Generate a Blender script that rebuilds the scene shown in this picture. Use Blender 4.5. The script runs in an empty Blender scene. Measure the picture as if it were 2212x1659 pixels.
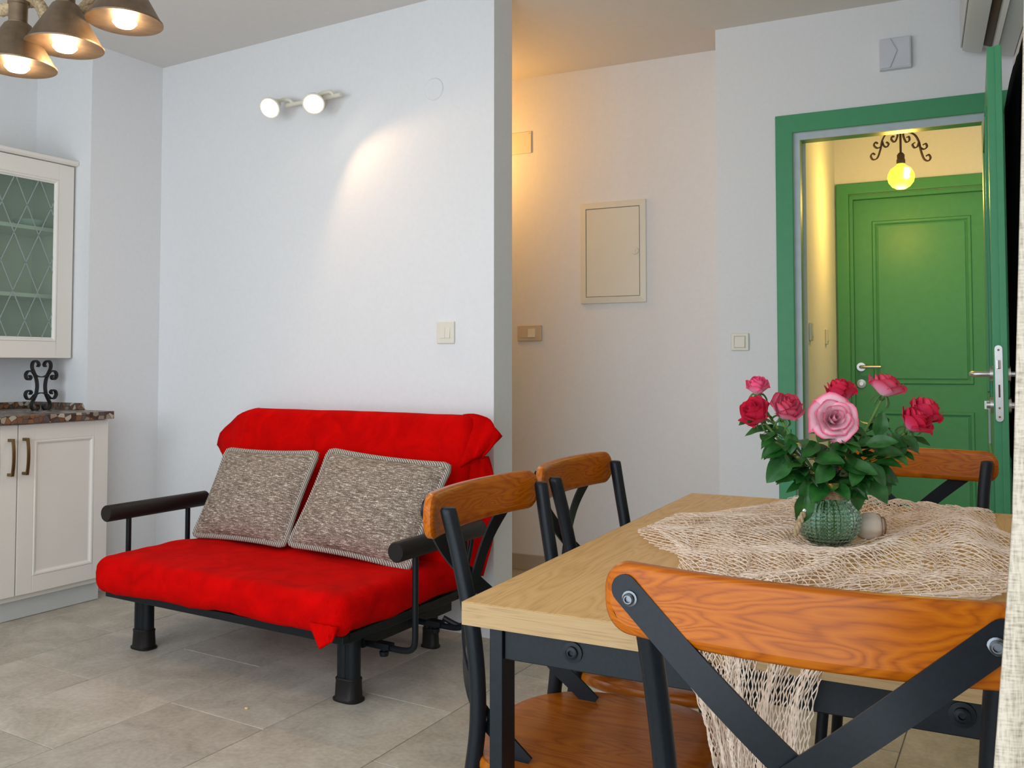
import bpy, bmesh, math, random
from mathutils import Vector, Matrix, noise
R = math.radians
PI = math.pi
random.seed(7)
C = bpy.context.scene.collection
S = bpy.context.scene

# ---------------------------------------------------------------- camera
cd = bpy.data.cameras.new('camera'); cam = bpy.data.objects.new('camera', cd); C.objects.link(cam)
cam.location = (0, 0, 1.08)
cam.rotation_euler = (R(90 + 2.127), 0, R(24.8116))
cd.sensor_width = 36; cd.lens = 1899.08 / 2212 * 36
cd.shift_y = -(829.5 - 720.96) / 2212
cd.clip_start = .03
S.camera = cam
# ---------------------------------------------------------------- world, light, exposure
w = bpy.data.worlds.new('world'); S.world = w; w.use_nodes = True
w.node_tree.nodes['Background'].inputs[0].default_value = (.72, .84, 1, 1)
w.node_tree.nodes['Background'].inputs[1].default_value = 1.0
vs = S.view_settings
S.display_settings.display_device = 'sRGB'
vs.view_transform = 'Standard'; vs.look = 'None'; vs.gamma = 1; vs.use_curve_mapping = False
vs.exposure = 0.0

def lamp(name, kind, loc, energy, col, rot=None, **k):
    d = bpy.data.lights.new(name, kind); o = bpy.data.objects.new(name, d); C.objects.link(o)
    o.location = loc; d.energy = energy; d.color = col
    if rot: o.rotation_euler = rot
    for a, b in k.items(): setattr(d, a, b)
    return o
# daylight that comes in through the balcony opening in the rear wall, and the kitchen window
lamp('daylight_balcony', 'AREA', (-.95, -.32, 1.25), 45, (.84, .93, 1), (R(90), 0, 0), shape='RECTANGLE', size=2.5, size_y=2.2)
lamp('daylight_kitchen', 'AREA', (-3.1, -.32, 1.55), 25, (.84, .93, 1), (R(90), 0, 0), shape='RECTANGLE', size=1.3, size_y=1.2)

# ---------------------------------------------------------------- frames
RA = R(5.4024); RD = R(2.212)
FR = {'W': 0.0, 'A': RA, 'D': RD}
def toW(fr, p):
    a = FR[fr]; u, v, z = p
    return Vector((u * math.cos(a) + v * math.sin(a), -u * math.sin(a) + v * math.cos(a), z))

# ---------------------------------------------------------------- materials
def nodes(name):
    m = bpy.data.materials.new(name); m.use_nodes = True
    nt = m.node_tree; return m, nt, nt.nodes['Principled BSDF']
def N(nt, t, **k):
    n = nt.nodes.new(t)
    for a, b in k.items():
        if a.startswith('i_'): n.inputs[a[2:].replace('_', ' ')].default_value = b
        else: setattr(n, a, b)
    return n
def ramp(nt, fac, stops):
    r = N(nt, 'ShaderNodeValToRGB'); el = r.color_ramp.elements
    while len(el) < len(stops): el.new(.5)
    for e, (p, c) in zip(el, stops): e.position = p; e.color = (*c, 1)
    nt.links.new(fac, r.inputs[0]); return r.outputs[0]
def coords(nt, scale=(1, 1, 1), kind='Object', rot=(0, 0, 0)):
    t = N(nt, 'ShaderNodeTexCoord'); mp = N(nt, 'ShaderNodeMapping')
    mp.inputs['Scale'].default_value = scale; mp.inputs['Rotation'].default_value = rot
    nt.links.new(t.outputs[kind], mp.inputs[0]); return mp.outputs[0]
def bump(nt, b, h, dist=.001, strength=.5):
    n = N(nt, 'ShaderNodeBump'); n.inputs['Distance'].default_value = dist; n.inputs['Strength'].default_value = strength
    nt.links.new(h, n.inputs['Height']); nt.links.new(n.outputs[0], b.inputs['Normal'])
def plain(name, col, rough=.5, metal=0, var=.06, nscale=18, bmp=0, spec=.5, **k):
    m, nt, b = nodes(name)
    n = N(nt, 'ShaderNodeTexNoise', i_Scale=nscale, i_Detail=4.0)
    nt.links.new(coords(nt), n.inputs['Vector'])
    c = ramp(nt, n.outputs['Fac'], [(.3, [x * (1 - var) for x in col]), (.7, [min(1, x * (1 + var)) for x in col])])
    nt.links.new(c, b.inputs['Base Color'])
    b.inputs['Roughness'].default_value = rough; b.inputs['Metallic'].default_value = metal
    b.inputs['Specular IOR Level'].default_value = spec
    if bmp: bump(nt, b, n.outputs['Fac'], bmp)
    for a, v in k.items(): b.inputs[a.replace('_', ' ')].default_value = v
    return m
def emit(name, col, st):
    m, nt, b = nodes(name); b.inputs['Base Color'].default_value = (*col, 1)
    b.inputs['Emission Color'].default_value = (*col, 1); b.inputs['Emission Strength'].default_value = st
    return m
def wood(name, cols, scale, rings=14, rough=.3, nsc=2.2, fine=.35, ring=1.0, spec=.28):
    m, nt, b = nodes(name)
    v = coords(nt, scale)
    n = N(nt, 'ShaderNodeTexNoise', i_Scale=nsc, i_Detail=2.0, i_Distortion=.6); nt.links.new(v, n.inputs['Vector'])
    mu = N(nt, 'ShaderNodeMath', operation='MULTIPLY'); mu.inputs[1].default_value = rings
    fr0 = N(nt, 'ShaderNodeMath', operation='PINGPONG'); fr0.inputs[1].default_value = .5
    fr = N(nt, 'ShaderNodeMapRange'); fr.inputs[2].default_value = .5; fr.inputs[3].default_value = .5 - ring * .5; fr.inputs[4].default_value = .5 + ring * .5
    nt.links.new(n.outputs['Fac'], mu.inputs[0]); nt.links.new(mu.outputs[0], fr0.inputs[0]); nt.links.new(fr0.outputs[0], fr.inputs[0])
    v2 = coords(nt, [s * 14 if s > min(scale) else s * 2 for s in scale])
    f = N(nt, 'ShaderNodeTexNoise', i_Scale=3.0, i_Detail=5.0); nt.links.new(v2, f.inputs['Vector'])
    mx = N(nt, 'ShaderNodeMix'); mx.inputs[0].default_value = 1 - fine
    nt.links.new(f.outputs['Fac'], mx.inputs[2]); nt.links.new(fr.outputs[0], mx.inputs[3])
    c = ramp(nt, mx.outputs[0], [(.12, cols[0]), (.45, cols[1]), (.9, cols[2])])
    nt.links.new(c, b.inputs['Base Color']); b.inputs['Roughness'].default_value = rough; b.inputs['Specular IOR Level'].default_value = spec
    bump(nt, b, mx.outputs[0], .0004, .3)
    return m

M = {}
M['wall'] = plain('wall_paint', (.78, .785, .79), .85, var=.015, nscale=60, bmp=.0006, spec=.2)
M['ceil'] = plain('ceiling_paint', (.72, .695, .66), .9, var=.015, nscale=40, spec=.1)
M['hallwall'] = M['wall']
M['greycol'] = plain('partition_end_paint', (.50, .585, .575), .8, var=.02, nscale=40, spec=.2)
M['green'] = plain('green_door_paint', (.075, .315, .150), .36, spec=.25, var=.03, nscale=30)
M['seal'] = plain('grey_seal', (.5, .56, .6), .6)
M['white'] = plain('white_lacquer', (.80, .77, .70), .42, var=.01, nscale=8)
M['plinth'] = plain('plinth_laminate', (.60, .62, .60), .6, var=.02)
M['plastic'] = plain('white_plastic', (.74, .71, .60), .35, var=.01)
M['plastic2'] = plain('beige_plastic', (.60, .52, .40), .4, var=.01)
M['vent'] = plain('lilac_grey_plastic', (.62, .63, .68), .4, var=.02)
M['ac'] = plain('ac_plastic', (.60, .64, .66), .4, var=.01)
M['brown'] = plain('dark_brown', (.09, .03, .015), .5)
M['black'] = plain('black_powdercoat', (.005, .0075, .0105), .40, var=.25, nscale=220, bmp=.0001, spec=.27)
M['blackwood'] = plain('dark_brown_rubber', (.009, .0065, .006), .5, var=.1, spec=.3)
M['iron'] = plain('wrought_iron', (.008, .008, .009), .45, var=.2, nscale=60)
M['rustiron'] = plain('brown_iron', (.05, .022, .010), .5, var=.2, nscale=60)
M['steel'] = plain('brushed_steel', (.62, .62, .60), .3, 1)
M['dsteel'] = plain('dark_steel', (.16, .17, .18), .3, 1)
M['chrome'] = plain('chrome', (.85, .85, .85), .1, 1)
M['brass'] = plain('antique_brass', (.20, .135, .055), .4, .9, var=.2)
M['bronze'] = plain('bronze_shade', (.20, .14, .088), .45, .75, var=.22, nscale=30)
M['shadein'] = plain('bronze_shade_inside', (.46, .31, .15), .5, .45, var=.3, nscale=25)
M['chairwood'] = wood('honey_wood', [(.25, .050, .001), (.40, .092, .001), (.48, .130, .002)], (2.0, 12, 12), 16, .32, 1.7, .5, ring=1.0)
M['seatwood'] = wood('honey_wood_seat', [(.22, .048, .002), (.35, .090, .004), (.43, .125, .006)], (10, 1.7, 10), 12, .25, 1.7, .5, ring=.9)
M['oak'] = wood('oak_laminate', [(.40, .215, .070), (.62, .365, .135), (.72, .455, .20)], (9, 1.5, 9), 13, .42, 1.6, .55, ring=.65)
M['oakedge'] = wood('oak_edge', [(.23, .130, .052), (.40, .255, .115), (.45, .30, .145)], (2.0, 22, 34), 5, .5, 3.0, .75)
M['pane'] = None

def fabric_red():
    m, nt, b = nodes('red_velour')
    n = N(nt, 'ShaderNodeTexNoise', i_Scale=9.0, i_Detail=4.0, i_Distortion=1.2); nt.links.new(coords(nt), n.inputs['Vector'])
    c = ramp(nt, n.outputs['Fac'], [(.3, (.48, .0006, .0006)), (.7, (.66, .001, .0008))]); nt.links.new(c, b.inputs['Base Color'])
    b.inputs['Roughness'].default_value = .9; b.inputs['Specular IOR Level'].default_value = .05
    b.inputs['Sheen Weight'].default_value = .08; b.inputs['Sheen Tint'].default_value = (1, .05, .03, 1)
    f = N(nt, 'ShaderNodeTexNoise', i_Scale=260.0, i_Detail=2.0); nt.links.new(coords(nt), f.inputs['Vector'])
    mxb = N(nt, 'ShaderNodeMix'); mxb.inputs[0].default_value = .25; nt.links.new(n.outputs['Fac'], mxb.inputs[2]); nt.links.new(f.outputs['Fac'], mxb.inputs[3])
    bump(nt, b, mxb.outputs[0], .012, .5); return m
M['red'] = fabric_red()
def tweed():
    m, nt, b = nodes('grey_tweed')
    a = N(nt, 'ShaderNodeTexNoise', i_Scale=1.0, i_Detail=3.0); nt.links.new(coords(nt, (40, 60, 430)), a.inputs['Vector'])
    v = N(nt, 'ShaderNodeTexNoise', i_Scale=1.0, i_Detail=2.0); nt.links.new(coords(nt, (300, 60, 40)), v.inputs['Vector'])
    ck = N(nt, 'ShaderNodeTexVoronoi', i_Scale=330.0); nt.links.new(coords(nt), ck.inputs['Vector'])
    m1 = N(nt, 'ShaderNodeMix'); m1.inputs[0].default_value = .16
    nt.links.new(a.outputs['Fac'], m1.inputs[2]); nt.links.new(v.outputs['Fac'], m1.inputs[3])
    m2 = N(nt, 'ShaderNodeMix'); m2.inputs[0].default_value = .22
    nt.links.new(m1.outputs[0], m2.inputs[2]); nt.links.new(ck.outputs['Distance'], m2.inputs[3])
    c = ramp(nt, m2.outputs[0], [(.34, (.10, .072, .056)), (.46, (.20, .152, .118)), (.56, (.33, .265, .21)), (.63, (.75, .66, .55))])
    nt.links.new(c, b.inputs['Base Color']); b.inputs['Roughness'].default_value = .95; b.inputs['Specular IOR Level'].default_value = .1
    bump(nt, b, m2.outputs[0], .002, .6); return m
M['tweed'] = tweed()
def piping():
    m, nt, b = nodes('tweed_cord')
    wv = N(nt, 'ShaderNodeTexWave', i_Scale=55.0, i_Distortion=1.5); wv.bands_direction = 'DIAGONAL'; nt.links.new(coords(nt), wv.inputs['Vector'])
    c = ramp(nt, wv.outputs['Fac'], [(.2, (.13, .105, .09)), (.6, (.34, .29, .24)), (.95, (.62, .56, .48))])
    nt.links.new(c, b.inputs['Base Color']); b.inputs['Roughness'].default_value = .95; bump(nt, b, wv.outputs['Fac'], .0015, .6); return m
M['piping'] = piping()
def tile_mat():
    m, nt, b = nodes('stone_tile')
    oi = N(nt, 'ShaderNodeObjectInfo')
    t = N(nt, 'ShaderNodeTexCoord')
    ad = N(nt, 'ShaderNodeVectorMath', operation='ADD'); nt.links.new(t.outputs['Object'], ad.inputs[0])
    sc = N(nt, 'ShaderNodeVectorMath', operation='SCALE'); sc.inputs[3].default_value = 17
    cmb = N(nt, 'ShaderNodeCombineXYZ'); nt.links.new(oi.outputs['Random'], cmb.inputs[0]); nt.links.new(oi.outputs['Random'], cmb.inputs[1])
    nt.links.new(cmb.outputs[0], sc.inputs[0]); nt.links.new(sc.outputs[0], ad.inputs[1])
    a = N(nt, 'ShaderNodeTexNoise', i_Scale=4.2, i_Detail=9.0, i_Roughness=.72, i_Distortion=.7); nt.links.new(ad.outputs[0], a.inputs['Vector'])
    s = N(nt, 'ShaderNodeTexNoise', i_Scale=70.0, i_Detail=4.0); nt.links.new(ad.outputs[0], s.inputs['Vector'])
    mx = N(nt, 'ShaderNodeMix'); mx.inputs[0].default_value = .3
    nt.links.new(a.outputs['Fac'], mx.inputs[2]); nt.links.new(s.outputs['Fac'], mx.inputs[3])
    c = ramp(nt, mx.outputs[0], [(.32, (.31, .275, .215)), (.50, (.45, .41, .34)), (.66, (.57, .53, .455))])
    hv = N(nt, 'ShaderNodeHueSaturation'); nt.links.new(c, hv.inputs['Color'])
    mr = N(nt, 'ShaderNodeMapRange'); mr.inputs[3].default_value = .93; mr.inputs[4].default_value = 1.07
    nt.links.new(oi.outputs['Random'], mr.inputs[0]); nt.links.new(mr.outputs[0], hv.inputs['Value'])
    nt.links.new(hv.outputs[0], b.inputs['Base Color']); b.inputs['Roughness'].default_value = .5
    bump(nt, b, mx.outputs[0], .0015, .35); return m
M['tile'] = tile_mat()
M['grout'] = plain('grout', (.62, .60, .55), .9)
M['skirt'] = plain('skirting_tile', (.48, .42, .34), .5, var=.05, nscale=9)
def stone():
    m, nt, b = nodes('pebble_laminate')
    v = N(nt, 'ShaderNodeTexVoronoi', i_Scale=42.0, i_Randomness=.9); nt.links.new(coords(nt), v.inputs['Vector'])
    e = N(nt, 'ShaderNodeTexVoronoi', feature='DISTANCE_TO_EDGE', i_Scale=42.0, i_Randomness=.9); nt.links.new(coords(nt), e.inputs['Vector'])
    n = N(nt, 'ShaderNodeTexNoise', i_Scale=120.0, i_Detail=4.0); nt.links.new(coords(nt), n.inputs['Vector'])
    sp = N(nt, 'ShaderNodeSeparateColor'); nt.links.new(v.outputs['Color'], sp.inputs[0])
    c = ramp(nt, sp.outputs[0], [(0, (.045, .03, .025)), (.25, (.16, .075, .04)), (.42, (.32, .14, .055)), (.56, (.10, .085, .085)), (.72, (.36, .29, .22)), (.9, (.62, .55, .42))])
    mx = N(nt, 'ShaderNodeMix', data_type='RGBA', blend_type='MULTIPLY'); mx.inputs[0].default_value = .5
    nt.links.new(c, mx.inputs[6]); nt.links.new(n.outputs['Color'], mx.inputs[7])
    lt = N(nt, 'ShaderNodeMath', operation='GREATER_THAN'); lt.inputs[1].default_value = .035; nt.links.new(e.outputs['Distance'], lt.inputs[0])
    m2 = N(nt, 'ShaderNodeMix', data_type='RGBA'); nt.links.new(lt.outputs[0], m2.inputs[0])
    m2.inputs[6].default_value = (.03, .022, .02, 1); nt.links.new(mx.outputs[2], m2.inputs[7])
    nt.links.new(m2.outputs[2], b.inputs['Base Color']); b.inputs['Roughness'].default_value = .35; return m
M['stone'] = stone()
def linen():
    m, nt, b = nodes('linen_weave')
    tc = coords(nt)
    a = N(nt, 'ShaderNodeTexNoise', i_Scale=1.0, i_Detail=2.0); nt.links.new(coords(nt, (1300, 1300, 200)), a.inputs['Vector'])
    c_ = N(nt, 'ShaderNodeTexNoise', i_Scale=1.0, i_Detail=2.0); nt.links.new(coords(nt, (200, 200, 1300)), c_.inputs['Vector'])
    mx = N(nt, 'ShaderNodeMix'); mx.inputs[0].default_value = .5
    nt.links.new(a.outputs['Fac'], mx.inputs[2]); nt.links.new(c_.outputs['Fac'], mx.inputs[3])
    c = ramp(nt, mx.outputs[0], [(.30, (.22, .18, .135)), (.44, (.40, .335, .255)), (.58, (.52, .445, .35))])
    nt.links.new(c, b.inputs['Base Color']); b.inputs['Roughness'].default_value = .95; b.inputs['Specular IOR Level'].default_value = .1
    bump(nt, b, mx.outputs[0], .0006, .6)
    tr = N(nt, 'ShaderNodeBsdfTranslucent'); nt.links.new(c, tr.inputs[0])
    ms = N(nt, 'ShaderNodeMixShader'); ms.inputs[0].default_value = .2
    nt.links.new(b.outputs[0], ms.inputs[1]); nt.links.new(tr.outputs[0], ms.inputs[2])
    nt.links.new(ms.outputs[0], nt.nodes['Material Output'].inputs[0]); return m
M['linen'] = linen()
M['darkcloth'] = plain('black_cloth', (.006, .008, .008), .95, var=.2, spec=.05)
M['rope'] = None
def ropem(name, cols, sc):
    m, nt, b = nodes(name)
    n = N(nt, 'ShaderNodeTexNoise', i_Scale=sc, i_Detail=4.0); nt.links.new(coords(nt), n.inputs['Vector'])
    c = ramp(nt, n.outputs['Fac'], [(.3, cols[0]), (.7, cols[1])]); nt.links.new(c, b.inputs['Base Color'])
    b.inputs['Roughness'].default_value = .95; bump(nt, b, n.outputs['Fac'], .001, .5); return m
M['rope'] = ropem('jute_rope', [(.30, .20, .10), (.55, .42, .26)], 160)
M['net'] = ropem('net_cord', [(.74, .56, .42), (.93, .78, .63)], 30)
M['shell'] = plain('shell', (.80, .68, .55), .5, var=.08, nscale=40)
M['shellrim'] = plain('shell_rim', (.25, .13, .06), .5)
M['crumb'] = plain('crumb', (.8, .55, .2), .8)
M['leaf'] = ropem('rose_leaf', [(.007, .062, .009), (.026, .145, .018)], 35)
M['leaf'].node_tree.nodes['Principled BSDF'].inputs['Roughness'].default_value = .42
M['stem'] = plain('rose_stem', (.13, .27, .045), .5, var=.15)
M['sepal'] = plain('rose_sepal', (.07, .17, .04), .6, var=.15)
def petal():
    m, nt, b = nodes('rose_petal')
    a = N(nt, 'ShaderNodeVertexColor', layer_name='pcol')
    nt.links.new(a.outputs[0], b.inputs['Base Color']); b.inputs['Roughness'].default_value = .6
    b.inputs['Subsurface Weight'].default_value = .12; b.inputs['Subsurface Radius'].default_value = (.01, .004, .004)
    b.inputs['Subsurface Scale'].default_value = .3
    return m
M['petal'] = petal()
def glass(name, col, rough, ior=1.45):
    m, nt, b = nodes(name)
    b.inputs['Base Color'].default_value = (*col, 1); b.inputs['Transmission Weight'].default_value = 1
    b.inputs['Roughness'].default_value = rough; b.inputs['IOR'].default_value = ior; return m
M['vaseglass'] = glass('green_glass', (.58, .86, .79), .02)
M['bowlglass'] = plain('bowl_glass', (.55, .62, .6), .15)
def panemat():
    m, nt, b = nodes('smoked_pane')
    b.inputs['Base Color'].default_value = (.27, .34, .30, 1); b.inputs['Roughness'].default_value = .22
    tr = N(nt, 'ShaderNodeBsdfTransparent'); tr.inputs[0].default_value = (.90, .98, .93, 1)
    ms = N(nt, 'ShaderNodeMixShader'); ms.inputs[0].default_value = .80
    nt.links.new(b.outputs[0], ms.inputs[1]); nt.links.new(tr.outputs[0], ms.inputs[2])
    nt.links.new(ms.outputs[0], nt.nodes['Material Output'].inputs[0]); return m
M['pane'] = panemat()
M['etch'] = plain('etched_line', (.26, .33, .31), .25)
M['bulb'] = emit('lit_bulb', (1, .80, .50), 22)
M['spotface'] = emit('lit_spot_lens', (1, .88, .68), 14)
M['globe'] = emit('lit_globe', (.80, .86, .07), 1.1)
M['filament'] = emit('lit_filament', (1, .9, .6), 30)

# ---------------------------------------------------------------- geometry helpers
class MB:
    def __init__(s): s.v = []; s.f = []; s.mi = []
    def add(s, verts, faces, mi=0):
        o = len(s.v); s.v += [Vector(p) for p in verts]; s.f += [tuple(i + o for i in f) for f in faces]; s.mi += [mi] * len(faces); return s
    def box(s, x0, x1, y0, y1, z0, z1, mi=0):
        return s.add([(x0, y0, z0), (x1, y0, z0), (x1, y1, z0), (x0, y1, z0), (x0, y0, z1), (x1, y0, z1), (x1, y1, z1), (x0, y1, z1)],
                     [(0, 3, 2, 1), (4, 5, 6, 7), (0, 1, 5, 4), (1, 2, 6, 5), (2, 3, 7, 6), (3, 0, 4, 7)], mi)
    def tube(s, pts, r, n=10, caps=True, mi=0):
        pts = [Vector(p) for p in pts]; k = len(pts)
        rr = r if isinstance(r, (list, tuple)) else [r] * k
        T = []
        for i in range(k):
            t = pts[min(i + 1, k - 1)] - pts[max(i - 1, 0)]; T.append(t.normalized() if t.length > 1e-9 else Vector((0, 0, 1)))
        a = Vector((0, 0, 1)) if abs(T[0].z) < .9 else Vector((1, 0, 0))
        nn = (a - T[0] * a.dot(T[0])).normalized(); vs = []; fs = []
        for i in range(k):
            nn = nn - T[i] * nn.dot(T[i]); nn.normalize(); bb = T[i].cross(nn)
            for j in range(n):
                an = 2 * PI * j / n; vs.append(pts[i] + (nn * math.cos(an) + bb * math.sin(an)) * rr[i])
        for i in range(k - 1):
            for j in range(n): fs.append((i * n + j, i * n + (j + 1) % n, (i + 1) * n + (j + 1) % n, (i + 1) * n + j))
        if caps: fs.append(tuple(range(n - 1, -1, -1))); fs.append(tuple((k - 1) * n + j for j in range(n)))
        return s.add(vs, fs, mi)
    def ribbon(s, pts, nrm, wd, th, mi=0, wl=None):
        """flat bar: width wd lies across the path, thickness th along nrm (one normal or one per point)"""
        pts = [Vector(p) for p in pts]; k = len(pts); vs = []; fs = []
        for i in range(k):
            t = (pts[min(i + 1, k - 1)] - pts[max(i - 1, 0)]).normalized()
            n = Vector(nrm[i] if isinstance(nrm[0], (list, tuple, Vector)) else nrm); n = (n - t * n.dot(t)).normalized(); b = t.cross(n)
            for a, c in ((-1, -1), (1, -1), (1, 1), (-1, 1)): vs.append(pts[i] + b * a * (wl[i] if wl else wd) / 2 + n * c * th / 2)
        for i in range(k - 1):
            for j in range(4): fs.append((i * 4 + j, i * 4 + (j + 1) % 4, i * 4 + 4 + (j + 1) % 4, i * 4 + 4 + j))
        fs += [(3, 2, 1, 0), tuple(4 * (k - 1) + j for j in range(4))]
        return s.add(vs, fs, mi)
    def lathe(s, prof, c=(0, 0, 0), n=32, axis='z', mi=0, close=False, sx=1, sy=1):
        vs = []; fs = []; k = len(prof)
        for r, h in prof:
            for j in range(n):
                a = 2 * PI * j / n; x, y, z = r * math.cos(a) * sx, r * math.sin(a) * sy, h
                if axis == 'y': x, y, z = x, h, y
                if axis == 'x': x, y, z = h, x, y
                vs.append((c[0] + x, c[1] + y, c[2] + z))
        for i in range(k - 1 if not close else k):
            i2 = (i + 1) % k
            for j in range(n): fs.append((i * n + j, i * n + (j + 1) % n, i2 * n + (j + 1) % n, i2 * n + j))
        if not close:
            if prof[0][0] > 1e-6: fs.append(tuple(range(n - 1, -1, -1)))
            if prof[-1][0] > 1e-6: fs.append(tuple((k - 1) * n + j for j in range(n)))
        return s.add(vs, fs, mi)
    def extrude(s, poly, d0, d1, axis='y', mi=0):
        """polygon of 2D points swept along an axis"""
        def P(a, b, d): return {'y': (a, d, b), 'x': (d, a, b), 'z': (a, b, d)}[axis]
        n = len(poly)
        return s.add([P(a, b, d0) for a, b in poly] + [P(a, b, d1) for a, b in poly],
                     [tuple(range(n)), tuple(range(2 * n - 1, n - 1, -1))] + [(i, i + n, (i + 1) % n + n, (i + 1) % n) for i in range(n)], mi)
    def grid(s, fn, nu, nv, mi=0):
        vs = [fn(i / nu, j / nv) for j in range(nv + 1) for i in range(nu + 1)]
        fs = [(j * (nu + 1) + i, j * (nu + 1) + i + 1, (j + 1) * (nu + 1) + i + 1, (j + 1) * (nu + 1) + i) for j in range(nv) for i in range(nu)]
        return s.add(vs, fs, mi)
    def softbox(s, x0, x1, y0, y1, z0, z1, r, n=14, amp=0, fr=6, tf=None, mi=0):
        bm = bmesh.new(); bmesh.ops.create_cube(bm, size=2)
        bmesh.ops.subdivide_edges(bm, edges=bm.edges[:], cuts=n, use_grid_fill=True)
        cx, cy, cz = (x0 + x1) / 2, (y0 + y1) / 2, (z0 + z1) / 2; hx, hy, hz = (x1 - x0) / 2, (y1 - y0) / 2, (z1 - z0) / 2
        vs = []
        def warp(t, h): # gather samples near the ends
            a = abs(t); inner = (h - r) / h
            a = a / .6 * inner if a < .6 else inner + (a - .6) / .4 * (1 - inner)
            return math.copysign(a * h, t)
        for v in bm.verts:
            p = Vector((warp(v.co.x, hx), warp(v.co.y, hy), warp(v.co.z, hz)))
            q = Vector((max(-hx + r, min(hx - r, p.x)), max(-hy + r, min(hy - r, p.y)), max(-hz + r, min(hz - r, p.z))))
            d = p - q
            nrm = d.normalized() if d.length > 1e-6 else Vector((0, 0, 0))
            if d.length > 1e-6: p = q + nrm * r
            if amp:
                k = noise.noise(p * fr) * .6 + noise.noise(Vector((p.x * fr * 2.3, p.y * fr * 1.1, p.z * fr))) * .5
                p = p + nrm * k * amp
            p = p + Vector((cx, cy, cz)); vs.append(tf(p) if tf else p)
        bm.verts.index_update()
        s.add(vs, [tuple(v.index for v in f.verts) for f in bm.faces], mi); bm.free(); return s
    def sphere(s, c, r, n=16, m=10, sc=(1, 1, 1), mi=0):
        pr = [(max(1e-7, r * math.sin(PI * i / m)), -r * math.cos(PI * i / m)) for i in range(m + 1)]
        o = len(s.v); s.lathe(pr, (0, 0, 0), n, mi=mi)
        for i in range(o, len(s.v)): p = s.v[i]; s.v[i] = Vector((c[0] + p.x * sc[0], c[1] + p.y * sc[1], c[2] + p.z * sc[2]))
        return s
    def build(s, name, mat, parent=None, smooth=None, bevel=0, seg=2, frame=None, solid=0, label=None, kind=None):
        me = bpy.data.meshes.new(name)
        off = BASE.get(parent.name, Vector((0, 0, 0))) if parent else Vector((0, 0, 0))
        me.from_pydata([tuple(p - off) for p in s.v], [], s.f)
        bm = bmesh.new(); bm.from_mesh(me); bmesh.ops.remove_doubles(bm, verts=bm.verts, dist=1e-6)
        bmesh.ops.recalc_face_normals(bm, faces=bm.faces); bm.to_mesh(me); bm.free()
        for m in (mat if isinstance(mat, list) else [mat]): me.materials.append(m)
        if isinstance(mat, list) and len(me.polygons) == len(s.mi): me.polygons.foreach_set('material_index', s.mi)
        if smooth is not None:
            me.shade_smooth(); me.set_sharp_from_angle(angle=R(smooth))
        o = bpy.data.objects.new(name, me); C.objects.link(o)
        if parent is not None:
            o.parent = parent
            if parent.name in BASE: BASE[o.name] = off
        if frame: o.rotation_euler.z = -FR[frame]
        if solid:
            md = o.modifiers.new('thickness', 'SOLIDIFY'); md.thickness = solid; md.offset = 0
        if bevel:
            md = o.modifiers.new('bevel', 'BEVEL'); md.width = bevel; md.segments = seg; md.limit_method = 'ANGLE'; md.angle_limit = R(40)
        if label: o['label'] = label
        if kind: o['kind'] = kind
        return o
BASE = {}
def thing(name, label, cat, frame='W', base=(0, 0, 0), group=None, rot=0):
    o = bpy.data.objects.new(name, None); C.objects.link(o); o.empty_display_size = .05
    o.location = toW(frame, base); o.rotation_euler.z = -FR[frame] + rot
    o['label'] = label; o['category'] = cat
    if group: o['group'] = group
    BASE[o.name] = Vector(base); return o
def local(name, label, cat, loc, rot=0, group=None):
    """a thing whose parts are written in its own local coordinates"""
    o = thing(name, label, cat, 'W', loc, group); o.rotation_euler.z = rot; BASE[o.name] = Vector((0, 0, 0)); return o
def struct(o): o['kind'] = 'structure'; return o
def smoothpath(ctrl, n=8):
    P = [Vector(p) for p in ctrl]; out = []
    for i in range(len(P) - 1):
        p0 = P[max(i - 1, 0)]; p1 = P[i]; p2 = P[i + 1]; p3 = P[min(i + 2, len(P) - 1)]
        for k in range(n):
            t = k / n
            out.append(.5 * ((2 * p1) + (p2 - p0) * t + (2 * p0 - 5 * p1 + 4 * p2 - p3) * t * t + (3 * p1 - p0 - 3 * p2 + p3) * t ** 3))
    out.append(P[-1]); return out
def dup(root, loc, rotz, label, group=None):
    r = root.copy(); C.objects.link(r); r.location = loc; r.rotation_euler.z = rotz; r['label'] = label
    if group: r['group'] = group
    for ch in list(root.children):
        c = ch.copy(); C.objects.link(c); c.parent = r
        for g in ch.children:
            d = g.copy(); C.objects.link(d); d.parent = c
    return r

# ================================================================ ROOM
H = 2.64
HW = 4.31      # hallway wall face
DW = 4.05      # door wall face
# floor: slab of grout with tiles
fl = struct(MB().box(-5.2, 1.1, -1.4, 6.6, -.12, -.006).build('floor', M['grout'], frame='A'))
TU, TV = .4145, .783
tm = None
for i in range(-5, 9):
    u0 = -3.222 + i * TU
    if u0 < -5 or u0 > .8: continue
    voff = 1.925 if i % 2 == 0 else 1.533
    if i % 2: voff = 2.312
    for j in range(-5, 6):
        v0 = voff + j * TV
        if v0 < -1.1 or v0 > 5.9: continue
        if tm is None:
            t = MB().box(.0015, TU - .0015, .0015, TV - .0015, -.012, 0).build('tile', M['tile'], bevel=.0012, seg=1); tm = t
            t.parent = fl; t.location = (u0, v0, 0)
        else:
            t = tm.copy(); C.objects.link(t); t.parent = fl; t.location = (u0, v0, 0)
struct(MB().box(-5.2, 1.2, -.8, 4.5, H, H + .1).build('ceiling', M['ceil']))
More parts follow.
